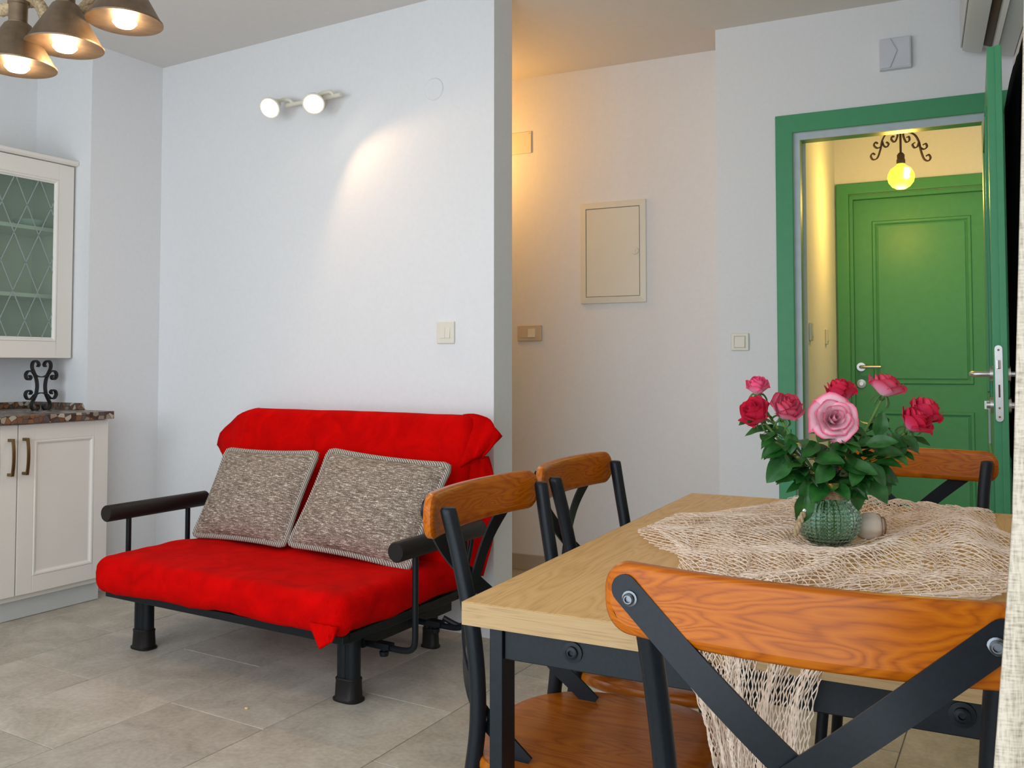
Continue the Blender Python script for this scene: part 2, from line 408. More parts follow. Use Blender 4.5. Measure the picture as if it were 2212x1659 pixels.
# sofa wall, its grey end and the pier on its left
struct(MB().box(-3.867, -1.837, 3.01, 3.155, -.02, H).build('wall_back', M['wall'], frame='A'))
struct(MB().box(-4.50, -3.867, 2.609, 3.155, -.02, H).build('wall_pier', M['wall'], frame='A'))
struct(MB().box(-4.46, -4.315, -1.2, 2.609, -.02, H).build('wall_left', M['wall'], frame='A'))
struct(MB().box(-4.5, -4.35, 3.155, 4.9, -.02, H).build('wall_passage_end', M['wall'], frame='A'))
struct(MB().box(-4.6, -.833, HW, HW + .14, -.02, H).build('wall_hall', M['hallwall']))
dwall = MB().box(-.833, -.493, DW, DW + .14, -.02, H).box(-.493, .285, DW, DW + .14, 2.118, H).box(.285, .50, DW, DW + .14, -.02, H)
struct(dwall.build('wall_door', M['wall']))
struct(MB().box(.365, .50, .0, DW, -.02, H).build('wall_right', M['wall']))
rw = MB().box(-5.0, -3.75, -.2, .05, -.02, H).box(-2.45, -2.2, -.2, .05, -.02, H).box(-3.75, -2.45, -.2, .05, -.02, .95).box(-3.75, -2.45, -.2, .05, 2.15, H) \
    .box(-2.2, .30, -.2, .05, 2.35, H).box(.30, .50, -.2, .05, -.02, H)
struct(rw.build('wall_rear', M['wall']))
# little lobby behind the open door
struct(MB().box(-.833, -.455, DW + .14, 5.74, -.02, 2.6).build('wall_lobby_left', M['wall']))
struct(MB().box(-.60, -.375, 5.74, 5.88, -.02, 2.6).box(-.375, .41, 5.74, 5.88, 2.13, 2.6).box(.41, 1.1, 5.74, 5.88, -.02, 2.6).build('wall_lobby_far', M['wall']))
struct(MB().box(.95, 1.1, DW + .14, 5.74, -.02, 2.6).build('wall_lobby_right', M['wall']))
struct(MB().box(-.62, 1.1, DW + .14, 5.9, 2.5, 2.6).build('ceiling_lobby', M['wall']))
# skirting
struct(MB().box(-4.3, -.835, HW - .012, HW, 0, .084).build('baseboard_hall', M['skirt'], bevel=.002))
struct(MB().box(-3.867, -3.857, 2.612, 3.008, 0, .075).build('baseboard_pier', M['plinth'], frame='A', bevel=.002))

# ---------------------------------------------------------------- door 1 (open) and door 2 (closed, lobby)
def door_root(n, loc):
    o = bpy.data.objects.new(n, None); C.objects.link(o); o.location = loc; o['kind'] = 'structure'; BASE[o.name] = Vector(loc); return o
d1 = door_root('door_1', (-.1, DW, 0))
def casing(x0, x1, xo0, xo1, zt, zo, y0, y1):
    """profiled frame: opening x0..x1, outer edge xo0..xo1, top zt / zo"""
    m = MB()
    m.extrude([(xo0, 0), (x0, 0), (x0, zt), (x1, zt), (x1, 0), (xo1, 0), (xo1, zo), (xo0, zo)], y0, y1, 'y')
    return m
casing(-.493, .282, -.568, .356, 2.118, 2.20, DW - .014, DW).build('door_frame', M['green'], d1, bevel=.004)
MB().extrude([(-.493, 0), (-.466, 0), (-.466, 2.088), (.254, 2.088), (.254, 0), (.282, 0), (.282, 2.118), (-.493, 2.118)], DW + .012, DW + .02, 'y').build('seal', M['seal'], d1, label='pale grey seal strip')
MB().extrude([(-.493, 0), (-.466, 0), (-.466, 2.088), (.254, 2.088), (.254, 0), (.282, 0), (.282, 2.118), (-.493, 2.118)], DW + .02, DW + .085, 'y').build('jamb', M['green'], d1, bevel=.002)
LX0, LX1, LY0, LY1 = .215, .256, 3.185, 4.03
leafm = MB().box(LX0, LX1, LY0, LY1, .012, 2.11)
leaf1 = leafm.build('door_leaf', M['green'], d1, bevel=.002)
for a, b in ((.11, .78), (.95, 1.95)):   # panels, both faces
    for xs in (LX0 - .004, LX1 + .004):
        pb = MB()
        y0, y1 = LY0 + .13, LY1 - .12
        for q in ((y0, y1, a, a + .03), (y0, y1, b - .03, b), (y0, y0 + .03, a + .03, b - .03), (y1 - .03, y1, a + .03, b - .03)):
            pb.box(xs - .005, xs + .005, q[0], q[1], q[2], q[3])
        pb.build('panel_moulding', M['green'], leaf1, bevel=.003)
# rebate lip on the lock edge
MB().box(LX0 + .022, LX1, LY0 - .006, LY0, .012, 2.11).build('rebate_lip', M['green'], leaf1, bevel=.002)
pl = [(.2305 + .011 * math.cos(a), 1.136 + .011 * math.sin(a)) for a in [PI * k / 8 for k in range(9)]] + [(.2305 - .011 * math.cos(a), .916 - .011 * math.sin(a)) for a in [PI * k / 8 for k in range(9)]]
MB().extrude(pl, LY0 - .010, LY0 - .004, 'y').build('lock_plate', M['steel'], leaf1, label='rounded steel lock plate')
MB().box(.225, .236, LY0 - .016, LY0 - .009, 1.072, 1.10).build('latch', M['chrome'], leaf1, bevel=.002)
MB().box(.2285, .2335, LY0 - .0115, LY0 - .009, .982, 1.022).build('dead_bolt', M['brown'], leaf1)
for zz in (1.132, .948, .92):
    MB().lathe([(.0035, LY0 - .0115), (.0035, LY0 - .0095)], (.2305, 0, zz), 10, 'y').build('screw', M['brass'], leaf1)
def lever(x, s, y, z, parent, name='handle'):
    m = MB().lathe([(.001, 0), (.026, 0), (.026, .009 * s), (.001, .009 * s)], (x, y, z), 24, 'x')
    m.tube(smoothpath([(x, y, z), (x + s * .045, y, z), (x + s * .058, y + .012, z), (x + s * .06, y + .04, z), (x + s * .06, y + .125, z)], 5), .0095, 14)
    return m.build(name, M['steel'], parent, smooth=40, label='steel lever handle on round rose')
lever(LX0, -1, LY0 + .055, 1.055, leaf1); lever(LX1, 1, LY0 + .055, 1.055, leaf1)
for x, s in ((LX0, -1), (LX1, 1)):
    m = MB().lathe([(.001, 0), (.026, 0), (.026, .009 * s), (.012, .010 * s), (.012, .02 * s), (.001, .02 * s)], (x, LY0 + .055, .955), 24, 'x')
    m.box(x + .012 * s, x + .026 * s, LY0 + .051, LY0 + .059, .942, .968) if s < 0 else m.box(x + .01, x + .035, LY0 + .05, LY0 + .056, .948, .96)
    m.build('lock_rose', M['steel'], leaf1, smooth=40)
_a = R(-2.95); _c = Vector((LX0, LY0, 0)) - BASE['door_1']; _c.z = 0
leaf1.rotation_euler.z = _a; leaf1.location = _c - Matrix.Rotation(_a, 3, 'Z') @ _c
d2 = door_root('door_2', (0, 5.74, 0))
casing(-.375, .41, -.449, .484, 2.13, 2.20, 5.716, 5.74).build('door_frame', M['green'], d2, bevel=.008, seg=3)
MB().extrude([(-.375, 0), (-.352, 0), (-.352, 2.10), (.387, 2.10), (.387, 0), (.41, 0), (.41, 2.13), (-.375, 2.13)], 5.735, 5.80, 'y').build('jamb', M['green'], d2, bevel=.004)
leaf2 = MB().box(-.352, .387, 5.765, 5.805, .01, 2.10).build('door_leaf', M['green'], d2, bevel=.003)
def panel(x0, x1, z0, z1, y):
    m = MB(); w_ = .034
    pr = [(0, 0), (.006, -.010), (.018, -.010), (.028, .0), (w_, .006)]
    n = len(pr)
    for k in range(4):
        pass
    vs = []
    for d, h in pr: vs += [(x0 + d, y + h, z0 + d), (x1 - d, y + h, z0 + d), (x1 - d, y + h, z1 - d), (x0 + d, y + h, z1 - d)]
    fs = [(i * 4 + j, i * 4 + (j + 1) % 4, i * 4 + 4 + (j + 1) % 4, i * 4 + 4 + j) for i in range(n - 1) for j in range(4)]
    m.add(vs, fs); return m
panel(-.248, .292, .973, 1.965, 5.765).build('panel_moulding', M['green'], leaf2)
panel(-.248, .292, .13, .815, 5.765).build('panel_moulding', M['green'], leaf2)
MB().box(-.214, .258, 5.757, 5.766, 1.007, 1.931).build('panel', M['green'], leaf2, bevel=.002)
MB().box(-.214, .258, 5.757, 5.766, .164, .781).build('panel', M['green'], leaf2, bevel=.002)
m = MB().lathe([(.001, 5.765), (.026, 5.765), (.026, 5.755), (.001, 5.755)], (-.318, 0, 1.077), 24, 'y')
m.tube(smoothpath([(-.318, 5.765, 1.077), (-.318, 5.715, 1.077), (-.306, 5.705, 1.077), (-.28, 5.703, 1.077), (-.205, 5.703, 1.077)], 5), .0095, 14)
m.build('handle', M['steel'], leaf2, smooth=40, label='steel lever handle on round rose')
MB().lathe([(.001, 5.765), (.026, 5.765), (.026, 5.755), (.011, 5.753), (.011, 5.748), (.001, 5.748)], (-.318, 0, .975), 24, 'y').build('lock_rose', M['steel'], leaf2, smooth=40)

# ================================================================ BUILT-IN FITTINGS ON WALLS (local: x right, y into the wall, z up)
def plate(root, wd, ht, th=.009, mat='plastic', r=.004):
    MB().box(-wd / 2, wd / 2, -th, 0, -ht / 2, ht / 2).build('plate', M[mat], root, bevel=r, seg=3)
def rocker(root, x, z, wd, ht, th=.014, mat='plastic'):
    MB().add([(x - wd / 2, -.008, z - ht / 2), (x + wd / 2, -.008, z - ht / 2), (x + wd / 2, -.008, z + ht / 2), (x - wd / 2, -.008, z + ht / 2),
              (x - wd / 2, -th, z - ht / 2), (x + wd / 2, -th, z - ht / 2), (x + wd / 2, -th + .004, z + ht / 2), (x - wd / 2, -th + .004, z + ht / 2)],
             [(0, 3, 2, 1), (4, 5, 6, 7), (0, 1, 5, 4), (1, 2, 6, 5), (2, 3, 7, 6), (3, 0, 4, 7)]).build('rocker', M[mat], root, bevel=.0015)
def frame_line(root, wd, ht, y, t=.003, mat='plastic2', name='inner_frame'):
    m = MB(); a, b = wd / 2, ht / 2
    m.box(-a, a, y - .003, y, -b, -b + t).box(-a, a, y - .003, y, b - t, b).box(-a, -a + t, y - .003, y, -b + t, b - t).box(a - t, a, y - .003, y, -b + t, b - t)
    m.build(name, M[mat], root)
s = local('light_switch', 'white double rocker light switch on the wall beside the red sofa', 'light switch', toW('A', (-2.068, 3.01, 1.22)), -RA)
plate(s, .088, .092); rocker(s, -.0125, 0, .024, .046); rocker(s, .0125, 0, .024, .046)
s = local('light_switch', 'beige wide switch plate with one white rocker beside the wall corner', 'light switch', (-1.886, HW, 1.258))
plate(s, .142, .084, mat='plastic2', r=.003); rocker(s, .012, 0, .044, .046); MB().box(-.055, -.012, -.0105, -.008, -.023, .023).build('blank_insert', M['plastic2'], s)
s = local('light_switch', 'white single light switch left of the green door frame', 'light switch', (-.733, DW, 1.191))
plate(s, .080, .079, .011); frame_line(s, .052, .056, -.0105); rocker(s, 0, 0, .045, .05, .017)
for yy, lab in ((4.27, 'light switch nearest the door opening on the lobby wall'), (5.03, 'light switch nearest the closed green door on the lobby wall')):
    s = local('lobby_switch', 'small cream ' + lab, 'light switch', (-.455, yy + .0, 1.24), R(90))
    plate(s, .08, .082, .012); rocker(s, 0, 0, .045, .048, .016)
s = local('cover_plate', 'blank white junction box cover beside the wall corner', 'cover plate', (-1.96, HW, 2.288)); plate(s, .17, .118, .008, r=.003)
MB().lathe([(.003, -.0095), (.003, -.006)], (.074, 0, .048), 10, 'y').build('screw', M['plastic2'], s)
s = local('cover_plate', 'round white blank cover plate high on the sofa wall', 'cover plate', toW('A', (-2.134, 3.01, 2.25)), -RA)
MB().lathe([(.001, -.006), (.044, -.006), (.048, -.002), (.048, 0)], (0, 0, 0), 40, 'y').build('disc', M['wall'], s, smooth=30)
s = local('fuse_box', 'white flush fuse box with hinged cover on the passage wall', 'fuse box', (-1.418, HW, 1.667))
mm = MB(); a, b, c_, d_ = .176, .262, .145, .230
mm.add([(-a, -.012, -b), (a, -.012, -b), (a, -.012, b), (-a, -.012, b), (-c_, -.016, -d_), (c_, -.016, -d_), (c_, -.016, d_), (-c_, -.016, d_),
        (-a, 0, -b), (a, 0, -b), (a, 0, b), (-a, 0, b), (-c_, -.002, -d_), (c_, -.002, -d_), (c_, -.002, d_), (-c_, -.002, d_)],
       [(i, (i + 1) % 4, 4 + (i + 1) % 4, 4 + i) for i in range(4)] + [(i, 8 + i, 8 + (i + 1) % 4, (i + 1) % 4) for i in range(4)] + [(4 + i, 4 + (i + 1) % 4, 12 + (i + 1) % 4, 12 + i) for i in range(4)] + [(12, 13, 14, 15)])
mm.build('frame', M['plastic'], s, bevel=.002)
fd = MB().box(-c_ + .003, c_ - .003, -.014, -.003, -d_ + .003, d_ - .003).build('cover', M['plastic'], s, bevel=.002)
MB().lathe([(.001, -.019), (.018, -.019), (.020, -.013)], (.120, 0, .0), 24, 'y').build('knob', M['plastic'], fd, smooth=40)
MB().box(.116, .124, -.022, -.018, -.009, .009).build('knob_grip', M['plastic'], fd)
s = local('vent_cover', 'square grey-white fan cover with arrow relief above the green door', 'vent', (-.07, DW, 2.408))
MB().box(-.062, .062, -.030, 0, -.066, .066).build('housing', M['vent'], s, bevel=.002)
MB().extrude([(-.058, -.062), (-.02, -.062), (.008, .008), (-.018, .062), (-.058, .062)], -.037, -.030, 'y').build('arrow_plate', M['vent'], s, bevel=.0015)
MB().extrude([(-.014, -.062), (.058, -.062), (.058, .062), (-.010, .062), (.014, .008)], -.033, -.030, 'y').build('front_plate', M['vent'], s, bevel=.0015)

# air conditioner on the side wall over the door
s = thing('air_conditioner', 'white wall air conditioner over the open green door, cut by the picture top', 'air conditioner', 'W', (.365, 3.6, 2.315))
prof = [(.362, 2.315), (.325, 2.325), (.290, 2.333), (.284, 2.360), (.252, 2.372), (.250, 2.345), (.194, 2.360), (.182, 2.368), (.178, 2.39), (.178, 2.57), (.19, 2.60), (.362, 2.60)]
MB().extrude(prof, 3.18, 3.985, 'y').build('body', M['ac'], s, smooth=30)
MB().add([(.256, 3.22, 2.372), (.283, 3.22, 2.361), (.283, 3.95, 2.361), (.256, 3.95, 2.372), (.256, 3.22, 2.366), (.283, 3.22, 2.355), (.283, 3.95, 2.355), (.256, 3.95, 2.366)],
         [(0, 3, 2, 1), (4, 5, 6, 7), (0, 1, 5, 4), (1, 2, 6, 5), (2, 3, 7, 6), (3, 0, 4, 7)]).build('air_outlet', M['brown'], s)
MB().add([(.286, 3.22, 2.334), (.300, 3.22, 2.322), (.300, 3.95, 2.322), (.286, 3.95, 2.334), (.287, 3.22, 2.338), (.302, 3.22, 2.326), (.302, 3.95, 2.326), (.287, 3.95, 2.338)],
         [(0, 3, 2, 1), (4, 5, 6, 7), (0, 1, 5, 4), (1, 2, 6, 5), (2, 3, 7, 6), (3, 0, 4, 7)]).build('flap', M['ac'], s)
MB().box(.174, .179, 3.19, 3.975, 2.375, 2.55).build('front_panel', M['ac'], s, bevel=.002)

# ================================================================ DARK CLOTH BEHIND THE DOOR
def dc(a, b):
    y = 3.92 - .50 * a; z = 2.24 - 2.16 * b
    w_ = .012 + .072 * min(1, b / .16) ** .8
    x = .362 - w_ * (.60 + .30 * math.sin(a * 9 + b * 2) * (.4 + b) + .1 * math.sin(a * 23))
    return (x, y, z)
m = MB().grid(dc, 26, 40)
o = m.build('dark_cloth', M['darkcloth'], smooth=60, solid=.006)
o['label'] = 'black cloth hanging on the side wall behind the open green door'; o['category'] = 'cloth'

# ================================================================ KITCHEN CORNER
k = thing('base_cabinet', 'white panelled base cabinet under the pebble-patterned worktop', 'cabinet', 'A', (-4.0, 2.2, 0))
MB().box(-4.30, -3.712, 1.74, 2.603, .088, .836).build('carcass', M['white'], k)
MB().box(-4.25, -3.742, 1.74, 2.600, .002, .088).build('plinth', M['plinth'], k, label='pale grey plinth')
def framed_door(root, u, v0, v1, z0, z1, st, name='door', gl=False):
    t = .019; m = MB()
    m.box(u - t, u, v0, v0 + st, z0, z1).box(u - t, u, v1 - st, v1, z0, z1).box(u - t, u, v0 + st, v1 - st, z0, z0 + st).box(u - t, u, v0 + st, v1 - st, z1 - st, z1)
    d = m.build(name, M['white'], root, bevel=.0018)
    a0, a1, b0, b1 = v0 + st, v1 - st, z0 + st, z1 - st
    pr = [(0, -.001), (.004, .002), (.010, .001), (.016, -.006), (.020, -.008)]
    vs = []
    for dd, h in pr: vs += [(u + h, a0 + dd, b0 + dd), (u + h, a1 - dd, b0 + dd), (u + h, a1 - dd, b1 - dd), (u + h, a0 + dd, b1 - dd)]
    if gl: pr = pr
    MB().add(vs, [(i * 4 + j, i * 4 + (j + 1) % 4, i * 4 + 4 + (j + 1) % 4, i * 4 + 4 + j) for i in range(len(pr) - 1) for j in range(4)]).build('moulding', M['white'], d)
    if not gl: MB().box(u - .016, u - .008, a0 + .0, a1 - .0, b0 + .0, b1 - .0).build('panel', M['white'], d)
    return d
dr = framed_door(k, -3.690, 2.181, 2.603, .112, .832, .070)
dl = framed_door(k, -3.690, 1.755, 2.176, .112, .832, .070)
for d, v in ((dl, 2.140), (dr, 2.203)):
    pts = [(-3.690, v, .625), (-3.664, v, .627), (-3.658, v, .645), (-3.655, v, .697), (-3.658, v, .75), (-3.664, v, .768), (-3.690, v, .770)]
    m = MB().ribbon(smoothpath(pts, 4), [(1, 0, 0)] * 25, .014, .006) if False else MB()
    m.box(-3.692, -3.660, v - .0065, v + .0065, .620, .632).box(-3.692, -3.660, v - .0065, v + .0065, .764, .776)
    sp = smoothpath([(-3.662, v, .620), (-3.655, v, .66), (-3.653, v, .698), (-3.655, v, .736), (-3.662, v, .776)], 5)
    m.ribbon(sp, (1, 0, 0), .013, .006); m.build('handle', M['brass'], d, bevel=.001, label='antique brass bow handle')
k = thing('worktop', 'worktop printed with brown and cream pebbles on the white cabinet', 'worktop', 'A', (-4.0, 2.2, .838))
MB().box(-4.30, -3.652, 1.5, 2.605, .838, .873).build('slab', M['stone'], k, bevel=.002)
MB().box(-4.308, -4.288, 1.5, 2.606, .8735, .905).build('upstand', M['stone'], k)
MB().add([(-4.286, 2.588, .8735), (-3.872, 2.588, .8735), (-3.872, 2.606, .8735), (-4.286, 2.606, .8735), (-4.286, 2.596, .905), (-3.895, 2.596, .905), (-3.895, 2.606, .905), (-4.286, 2.606, .905)],
         [(0, 3, 2, 1), (4, 5, 6, 7), (0, 1, 5, 4), (1, 2, 6, 5), (2, 3, 7, 6), (3, 0, 4, 7)]).build('upstand', M['stone'], k)

k = thing('wall_cabinet', 'white glazed wall cabinet with lattice glass above the worktop', 'cabinet', 'A', (-4.15, 2.3, 1.117))
U0, U1, V0, V1, Z0, Z1 = -4.305, -3.998, 2.02, 2.602, 1.118, 2.05
m = MB().box(U0, U1, V0, V0 + .018, Z0, Z1).box(U0, U1, V1 - .018, V1, Z0, Z1).box(U0, U1, V0 + .018, V1 - .018, Z0, Z0 + .018).box(U0, U1, V0 + .018, V1 - .018, Z1 - .018, Z1).box(U0, U0 + .012, V0 + .018, V1 - .018, Z0 + .018, Z1 - .018)
m.build('carcass', M['white'], k)
MB().extrude([(U0, 2.052), (-3.965, 2.052), (-3.955, 2.06), (-3.955, 2.074), (U0, 2.074)], V0 - .008, 2.607, 'y').build('cornice', M['white'], k, bevel=.0015)
for z in (1.405, 1.725): MB().box(U0 + .014, -4.03, V0 + .019, V1 - .019, z, z + .018).build('shelf', M['white'], k)
gd = framed_door(k, -3.977, 2.035, 2.598, 1.12, 2.048, .077, gl=True)
GV0, GV1, GZ0, GZ1 = 2.112, 2.521, 1.197, 1.971
MB().box(-3.990, -3.986, GV0, GV1, GZ0, GZ1).build('glass_pane', M['pane'], gd)
m = MB(); pv, pz = .116, .268   # lattice of etched lines clipped to the pane
def clipline(p, q):
    t0, t1 = 0, 1
    for a, b, lo, hi in ((p[0], q[0], GV0 + .004, GV1 - .004), (p[1], q[1], GZ0 + .004, GZ1 - .004)):
        d = b - a
        if abs(d) < 1e-9: continue
        s0, s1 = sorted(((lo - a) / d, (hi - a) / d)); t0 = max(t0, s0); t1 = min(t1, s1)
    if t0 >= t1: return None
    f = lambda t: (p[0] + (q[0] - p[0]) * t, p[1] + (q[1] - p[1]) * t); return f(t0), f(t1)
for i in range(-14, 15):
    for sgn in (1, -1):
        p = (2.313 + i * pv - sgn * 2 * pv, 1.963 - 2 * pz * 1.0 - pz * 1.0); q = (2.313 + i * pv + sgn * 2 * pv * 1.0, 1.963 + pz)
        r_ = clipline(p, q)
        if r_: m.ribbon([(-3.985, r_[0][0], r_[0][1]), (-3.985, r_[1][0], r_[1][1])], (1, 0, 0), .0052, .0012)
m.build('etched_lattice', M['etch'], gd, kind='stuff')
b_ = local('glass_bowl', 'shallow pale bowl on the upper shelf behind the lattice glass', 'bowl', toW('A', (-4.11, 2.46, 1.7435)), -RA)
MB().lathe([(.001, 0), (.03, 0), (.06, .015), (.072, .034), (.068, .034), (.056, .018), (.028, .005), (.001, .005)], (0, 0, 0), 32).build('bowl', M['bowlglass'], b_, smooth=50)
# wrought iron scroll under the wall cabinet
k = local('iron_scroll', 'black wrought iron double scroll standing between worktop and wall cabinet', 'ornament', toW('A', (-4.03, 2.484, .8735)), -RA + R(90))
sc = .00082
def sp(pts, mir):
    return smoothpath([((x - 260) * sc * mir, 0, (1602 - y) * sc) for x, y in pts], 6)
mainp = [(283, 1352), (276, 1340), (284, 1324), (300, 1318), (314, 1332), (315, 1360), (300, 1395), (288, 1430), (284, 1468), (290, 1510), (303, 1540), (315, 1565), (312, 1590), (298, 1601), (280, 1596), (273, 1580), (281, 1570)]
top = [(292, 1415), (305, 1390), (322, 1376), (342, 1380), (352, 1398), (346, 1420), (330, 1426), (322, 1412), (330, 1402)]
bot = [(296, 1512), (318, 1536), (340, 1536), (352, 1514), (346, 1494), (328, 1488), (318, 1500), (326, 1510)]
for mir in (1, -1):
    m = MB()
    m.ribbon(sp(mainp, mir), [(1, 0, 0) if abs(1) else 0] and (0, 0, 0.0001), .02, .006) if False else None
    for pth in (mainp, top, bot):
        pp = sp(pth, mir); nn = []
        for i in range(len(pp)):
            t = (pp[min(i + 1, len(pp) - 1)] - pp[max(i - 1, 0)]).normalized(); nn.append((t.z, 0, -t.x))
        m.ribbon(pp, nn, .022, .0062)
    m.build('scroll', M['iron'], k)
for pth in ([(308, 1372), (292, 1402), (260, 1411), (228, 1402), (212, 1372)], [(308, 1556), (292, 1514), (260, 1503), (228, 1514), (212, 1556)]):
    pp = sp(pth, 1); nn = []
    for i in range(len(pp)):
        t = (pp[min(i + 1, len(pp) - 1)] - pp[max(i - 1, 0)]).normalized(); nn.append((t.z, 0, -t.x))
    MB().ribbon(pp, nn, .018, .005).build('tie_arc', M['iron'], k)

# ================================================================ SOFA
SB = (-2.43, 2.5, 0)
sofa = local('sofa_bed', 'red velour two-seat sofa bed with black tubular frame', 'sofa', toW('A', SB), -RA)
def wr(p):   # soft wrinkles on the seat
    k1 = .004 * math.sin(p.x * 16 + 3 * math.sin(p.y * 9)) * max(0, 1 - abs(p.y + .08) / .3) + .006 * noise.noise(Vector((p.x * 7, p.y * 11, 3)))
    if p.z > .32: p = p + Vector((0, 0, k1))
    if p.y < -.36 and p.z < .33: p = p + Vector((0, .005 * math.sin(p.x * 48 + 4 * math.sin(p.x * 11)) * (.36 - p.z) * 6, .004 * math.sin(p.x * 17) + .005 * math.sin(p.x * 5 + 1) - .006))
    if p.x > .55 and p.z < .32: p = p + Vector((.003 * math.sin(p.y * 34), 0, .004 * math.sin(p.y * 11)))
    return p
MB().softbox(-.615, .615, -.42, .30, .243, .368, .052, 46, .003, 7, wr).build('seat_cushion', M['red'], sofa, smooth=60)
an = R(18)
def lean(p):
    y, z = p.y, p.z
    return Vector((p.x, .19 + y * math.cos(an) + z * math.sin(an) - .0, .335 + z * math.cos(an) - y * math.sin(an)))
bk = MB().softbox(-.61, .61, -.05, .05, 0, .585, .05, 24, .004, 5, lean).build('back_cushion', M['red'], sofa, smooth=60)
def patch(A_, B_, C_, D_, nu=10, nv=10, amp=.012, k=14, curve=(0, 0, 0)):
    A_, B_, C_, D_, cv = map(Vector, (A_, B_, C_, D_, curve))
    def f(a, b):
        p = (A_ * (1 - a) + B_ * a) * (1 - b) + (D_ * (1 - a) + C_ * a) * b
        p = p + cv * (4 * a * (1 - a)) * (1 - .5 * b)
        return p + Vector((0, amp * math.sin(a * k + b * 3) * a, 0))
    return MB().grid(f, nu, nv)
patch((-.545, .355, .893), (-.85, .375, .712), (-.74, .33, .675), (-.60, .235, .60), curve=(-.02, 0, .035)).build('cover_flap', M['red'], sofa, smooth=60, solid=.01, label='red cover corner sticking out at the left')
patch((.55, .355, .893), (.70, .385, .815), (.645, .35, .735), (.595, .27, .70), curve=(.02, 0, .03)).build('cover_flap', M['red'], sofa, smooth=60, solid=.01, label='red cover corner folded out at the right')
patch((.60, .31, .745), (.645, .37, .735), (.70, .40, .56), (.60, .30, .56), curve=(.0, 0, .0)).build('cover_flap', M['red'], sofa, smooth=60, solid=.01)
patch((.60, .31, .57), (.695, .40, .57), (.625, .385, .28), (.60, .30, .28), curve=(.0, 0, .0)).build('cover_flap', M['red'], sofa, smooth=60, solid=.01)
patch((.49, -.426, .285), (.605, -.425, .285), (.59, -.433, .24), (.552, -.443, .216), amp=.006, k=20).build('cover_flap', M['red'], sofa, smooth=60, solid=.008, label='drooping corner of the red seat cover')
# frame
MB().box(-.585, .585, -.375, -.345, .212, .240).build('frame_rail', M['black'], sofa, bevel=.004)
MB().box(-.585, .585, .33, .36, .20, .238).build('frame_rail', M['black'], sofa, bevel=.004)
for s_ in (-1, 1):
    MB().box(s_ * .565 - .016, s_ * .565 + .016, -.34, .325, .207, .240).build('frame_rail', M['black'], sofa, bevel=.004)
    MB().box(s_ * .515 - .014, s_ * .515 + .014, -.21, .31, .150, .190).build('lower_rail', M['black'], sofa, bevel=.004)
for i in range(5):
    x = -.42 + i * .21
    MB().box(x - .03, x + .03, -.343, .328, .226, .236).build('slat', M['black'], sofa, bevel=.003)
for s_, y, h_, w_ in ((-1, -.255, .212, 1), (1, -.265, .212, 1), (-1, .31, .2, .72), (1, .31, .2, .72)):
    x = s_ * .515 if y < 0 else s_ * .43
    lm = MB()
    for dx in (-.016, .016): lm.lathe([(.026 * w_, .03), (.026 * w_, h_)], (x + dx * w_, y, 0), 20)
    lg = lm.build('leg', M['black'], sofa, smooth=50)
    q = [((.046 * w_) * math.copysign(abs(math.cos(t)) ** .7, math.cos(t)), (.032 * w_) * math.copysign(abs(math.sin(t)) ** .7, math.sin(t))) for t in [2 * PI * i / 28 for i in range(28)]]
    fm = MB(); vs = []; fs = []
    lev = [(0, 1.14), (.006, 1.16), (.012, 1.0), (.062, .94), (.070, .98), (.074, .9)]
    for z, g in lev: vs += [(x + a * g, y + b * g, z) for a, b in q]
    n = len(q)
    for i in range(len(lev) - 1):
        for j in range(n): fs.append((i * n + j, i * n + (j + 1) % n, (i + 1) * n + (j + 1) % n, (i + 1) * n + j))
    fs += [tuple(range(n - 1, -1, -1)), tuple((len(lev) - 1) * n + j for j in range(n))]
    fm.add(vs, fs).build('foot_cap', M['blackwood'], lg, smooth=40)
for s_, ux in ((-1, -.705), (1, .725)):
    m = MB().tube([(ux, -.295, .50), (ux, -.29, .50), (ux, .19, .50), (ux, .195, .50)], [.029, .0325, .0325, .029], 24)
    ar = m.build('armrest', M['blackwood'], sofa, smooth=40, label='dark tubular armrest')
    for yy in (-.19, .10):
        sx_ = s_
        MB().tube(smoothpath([(ux, yy, .475), (ux, yy, .30), (ux, yy, .20), (ux - sx_ * .012, yy, .172), (ux - sx_ * .045, yy, .162), (ux - sx_ * .12, yy, .162), (s_ * .515, yy, .162)], 5), .0105, 12).build('support', M['black'], ar, smooth=50)
        kb = MB().lathe([(.014, .133), (.016, .14), (.016, .148), (.007, .15), (.007, .16)], (s_ * .60, yy, 0), 12)
        kb.box(s_ * .60 - .03, s_ * .60 + .03, yy - .016, yy + .016, .158, .176); kb.build('clamp_knob', M['black'], ar, smooth=40)
# back frame bar visible at the right side
MB().tube(smoothpath([(.635, .20, .235), (.64, .25, .36), (.635, .30, .50), (.62, .33, .60)], 5), .009, 10).build('back_bar', M['black'], sofa, smooth=50)
MB().tube(smoothpath([(.635, .10, .19), (.70, .12, .165), (.735, .17, .18), (.745, .19, .25)], 5), .0095, 10).build('back_bar', M['black'], sofa, smooth=50)

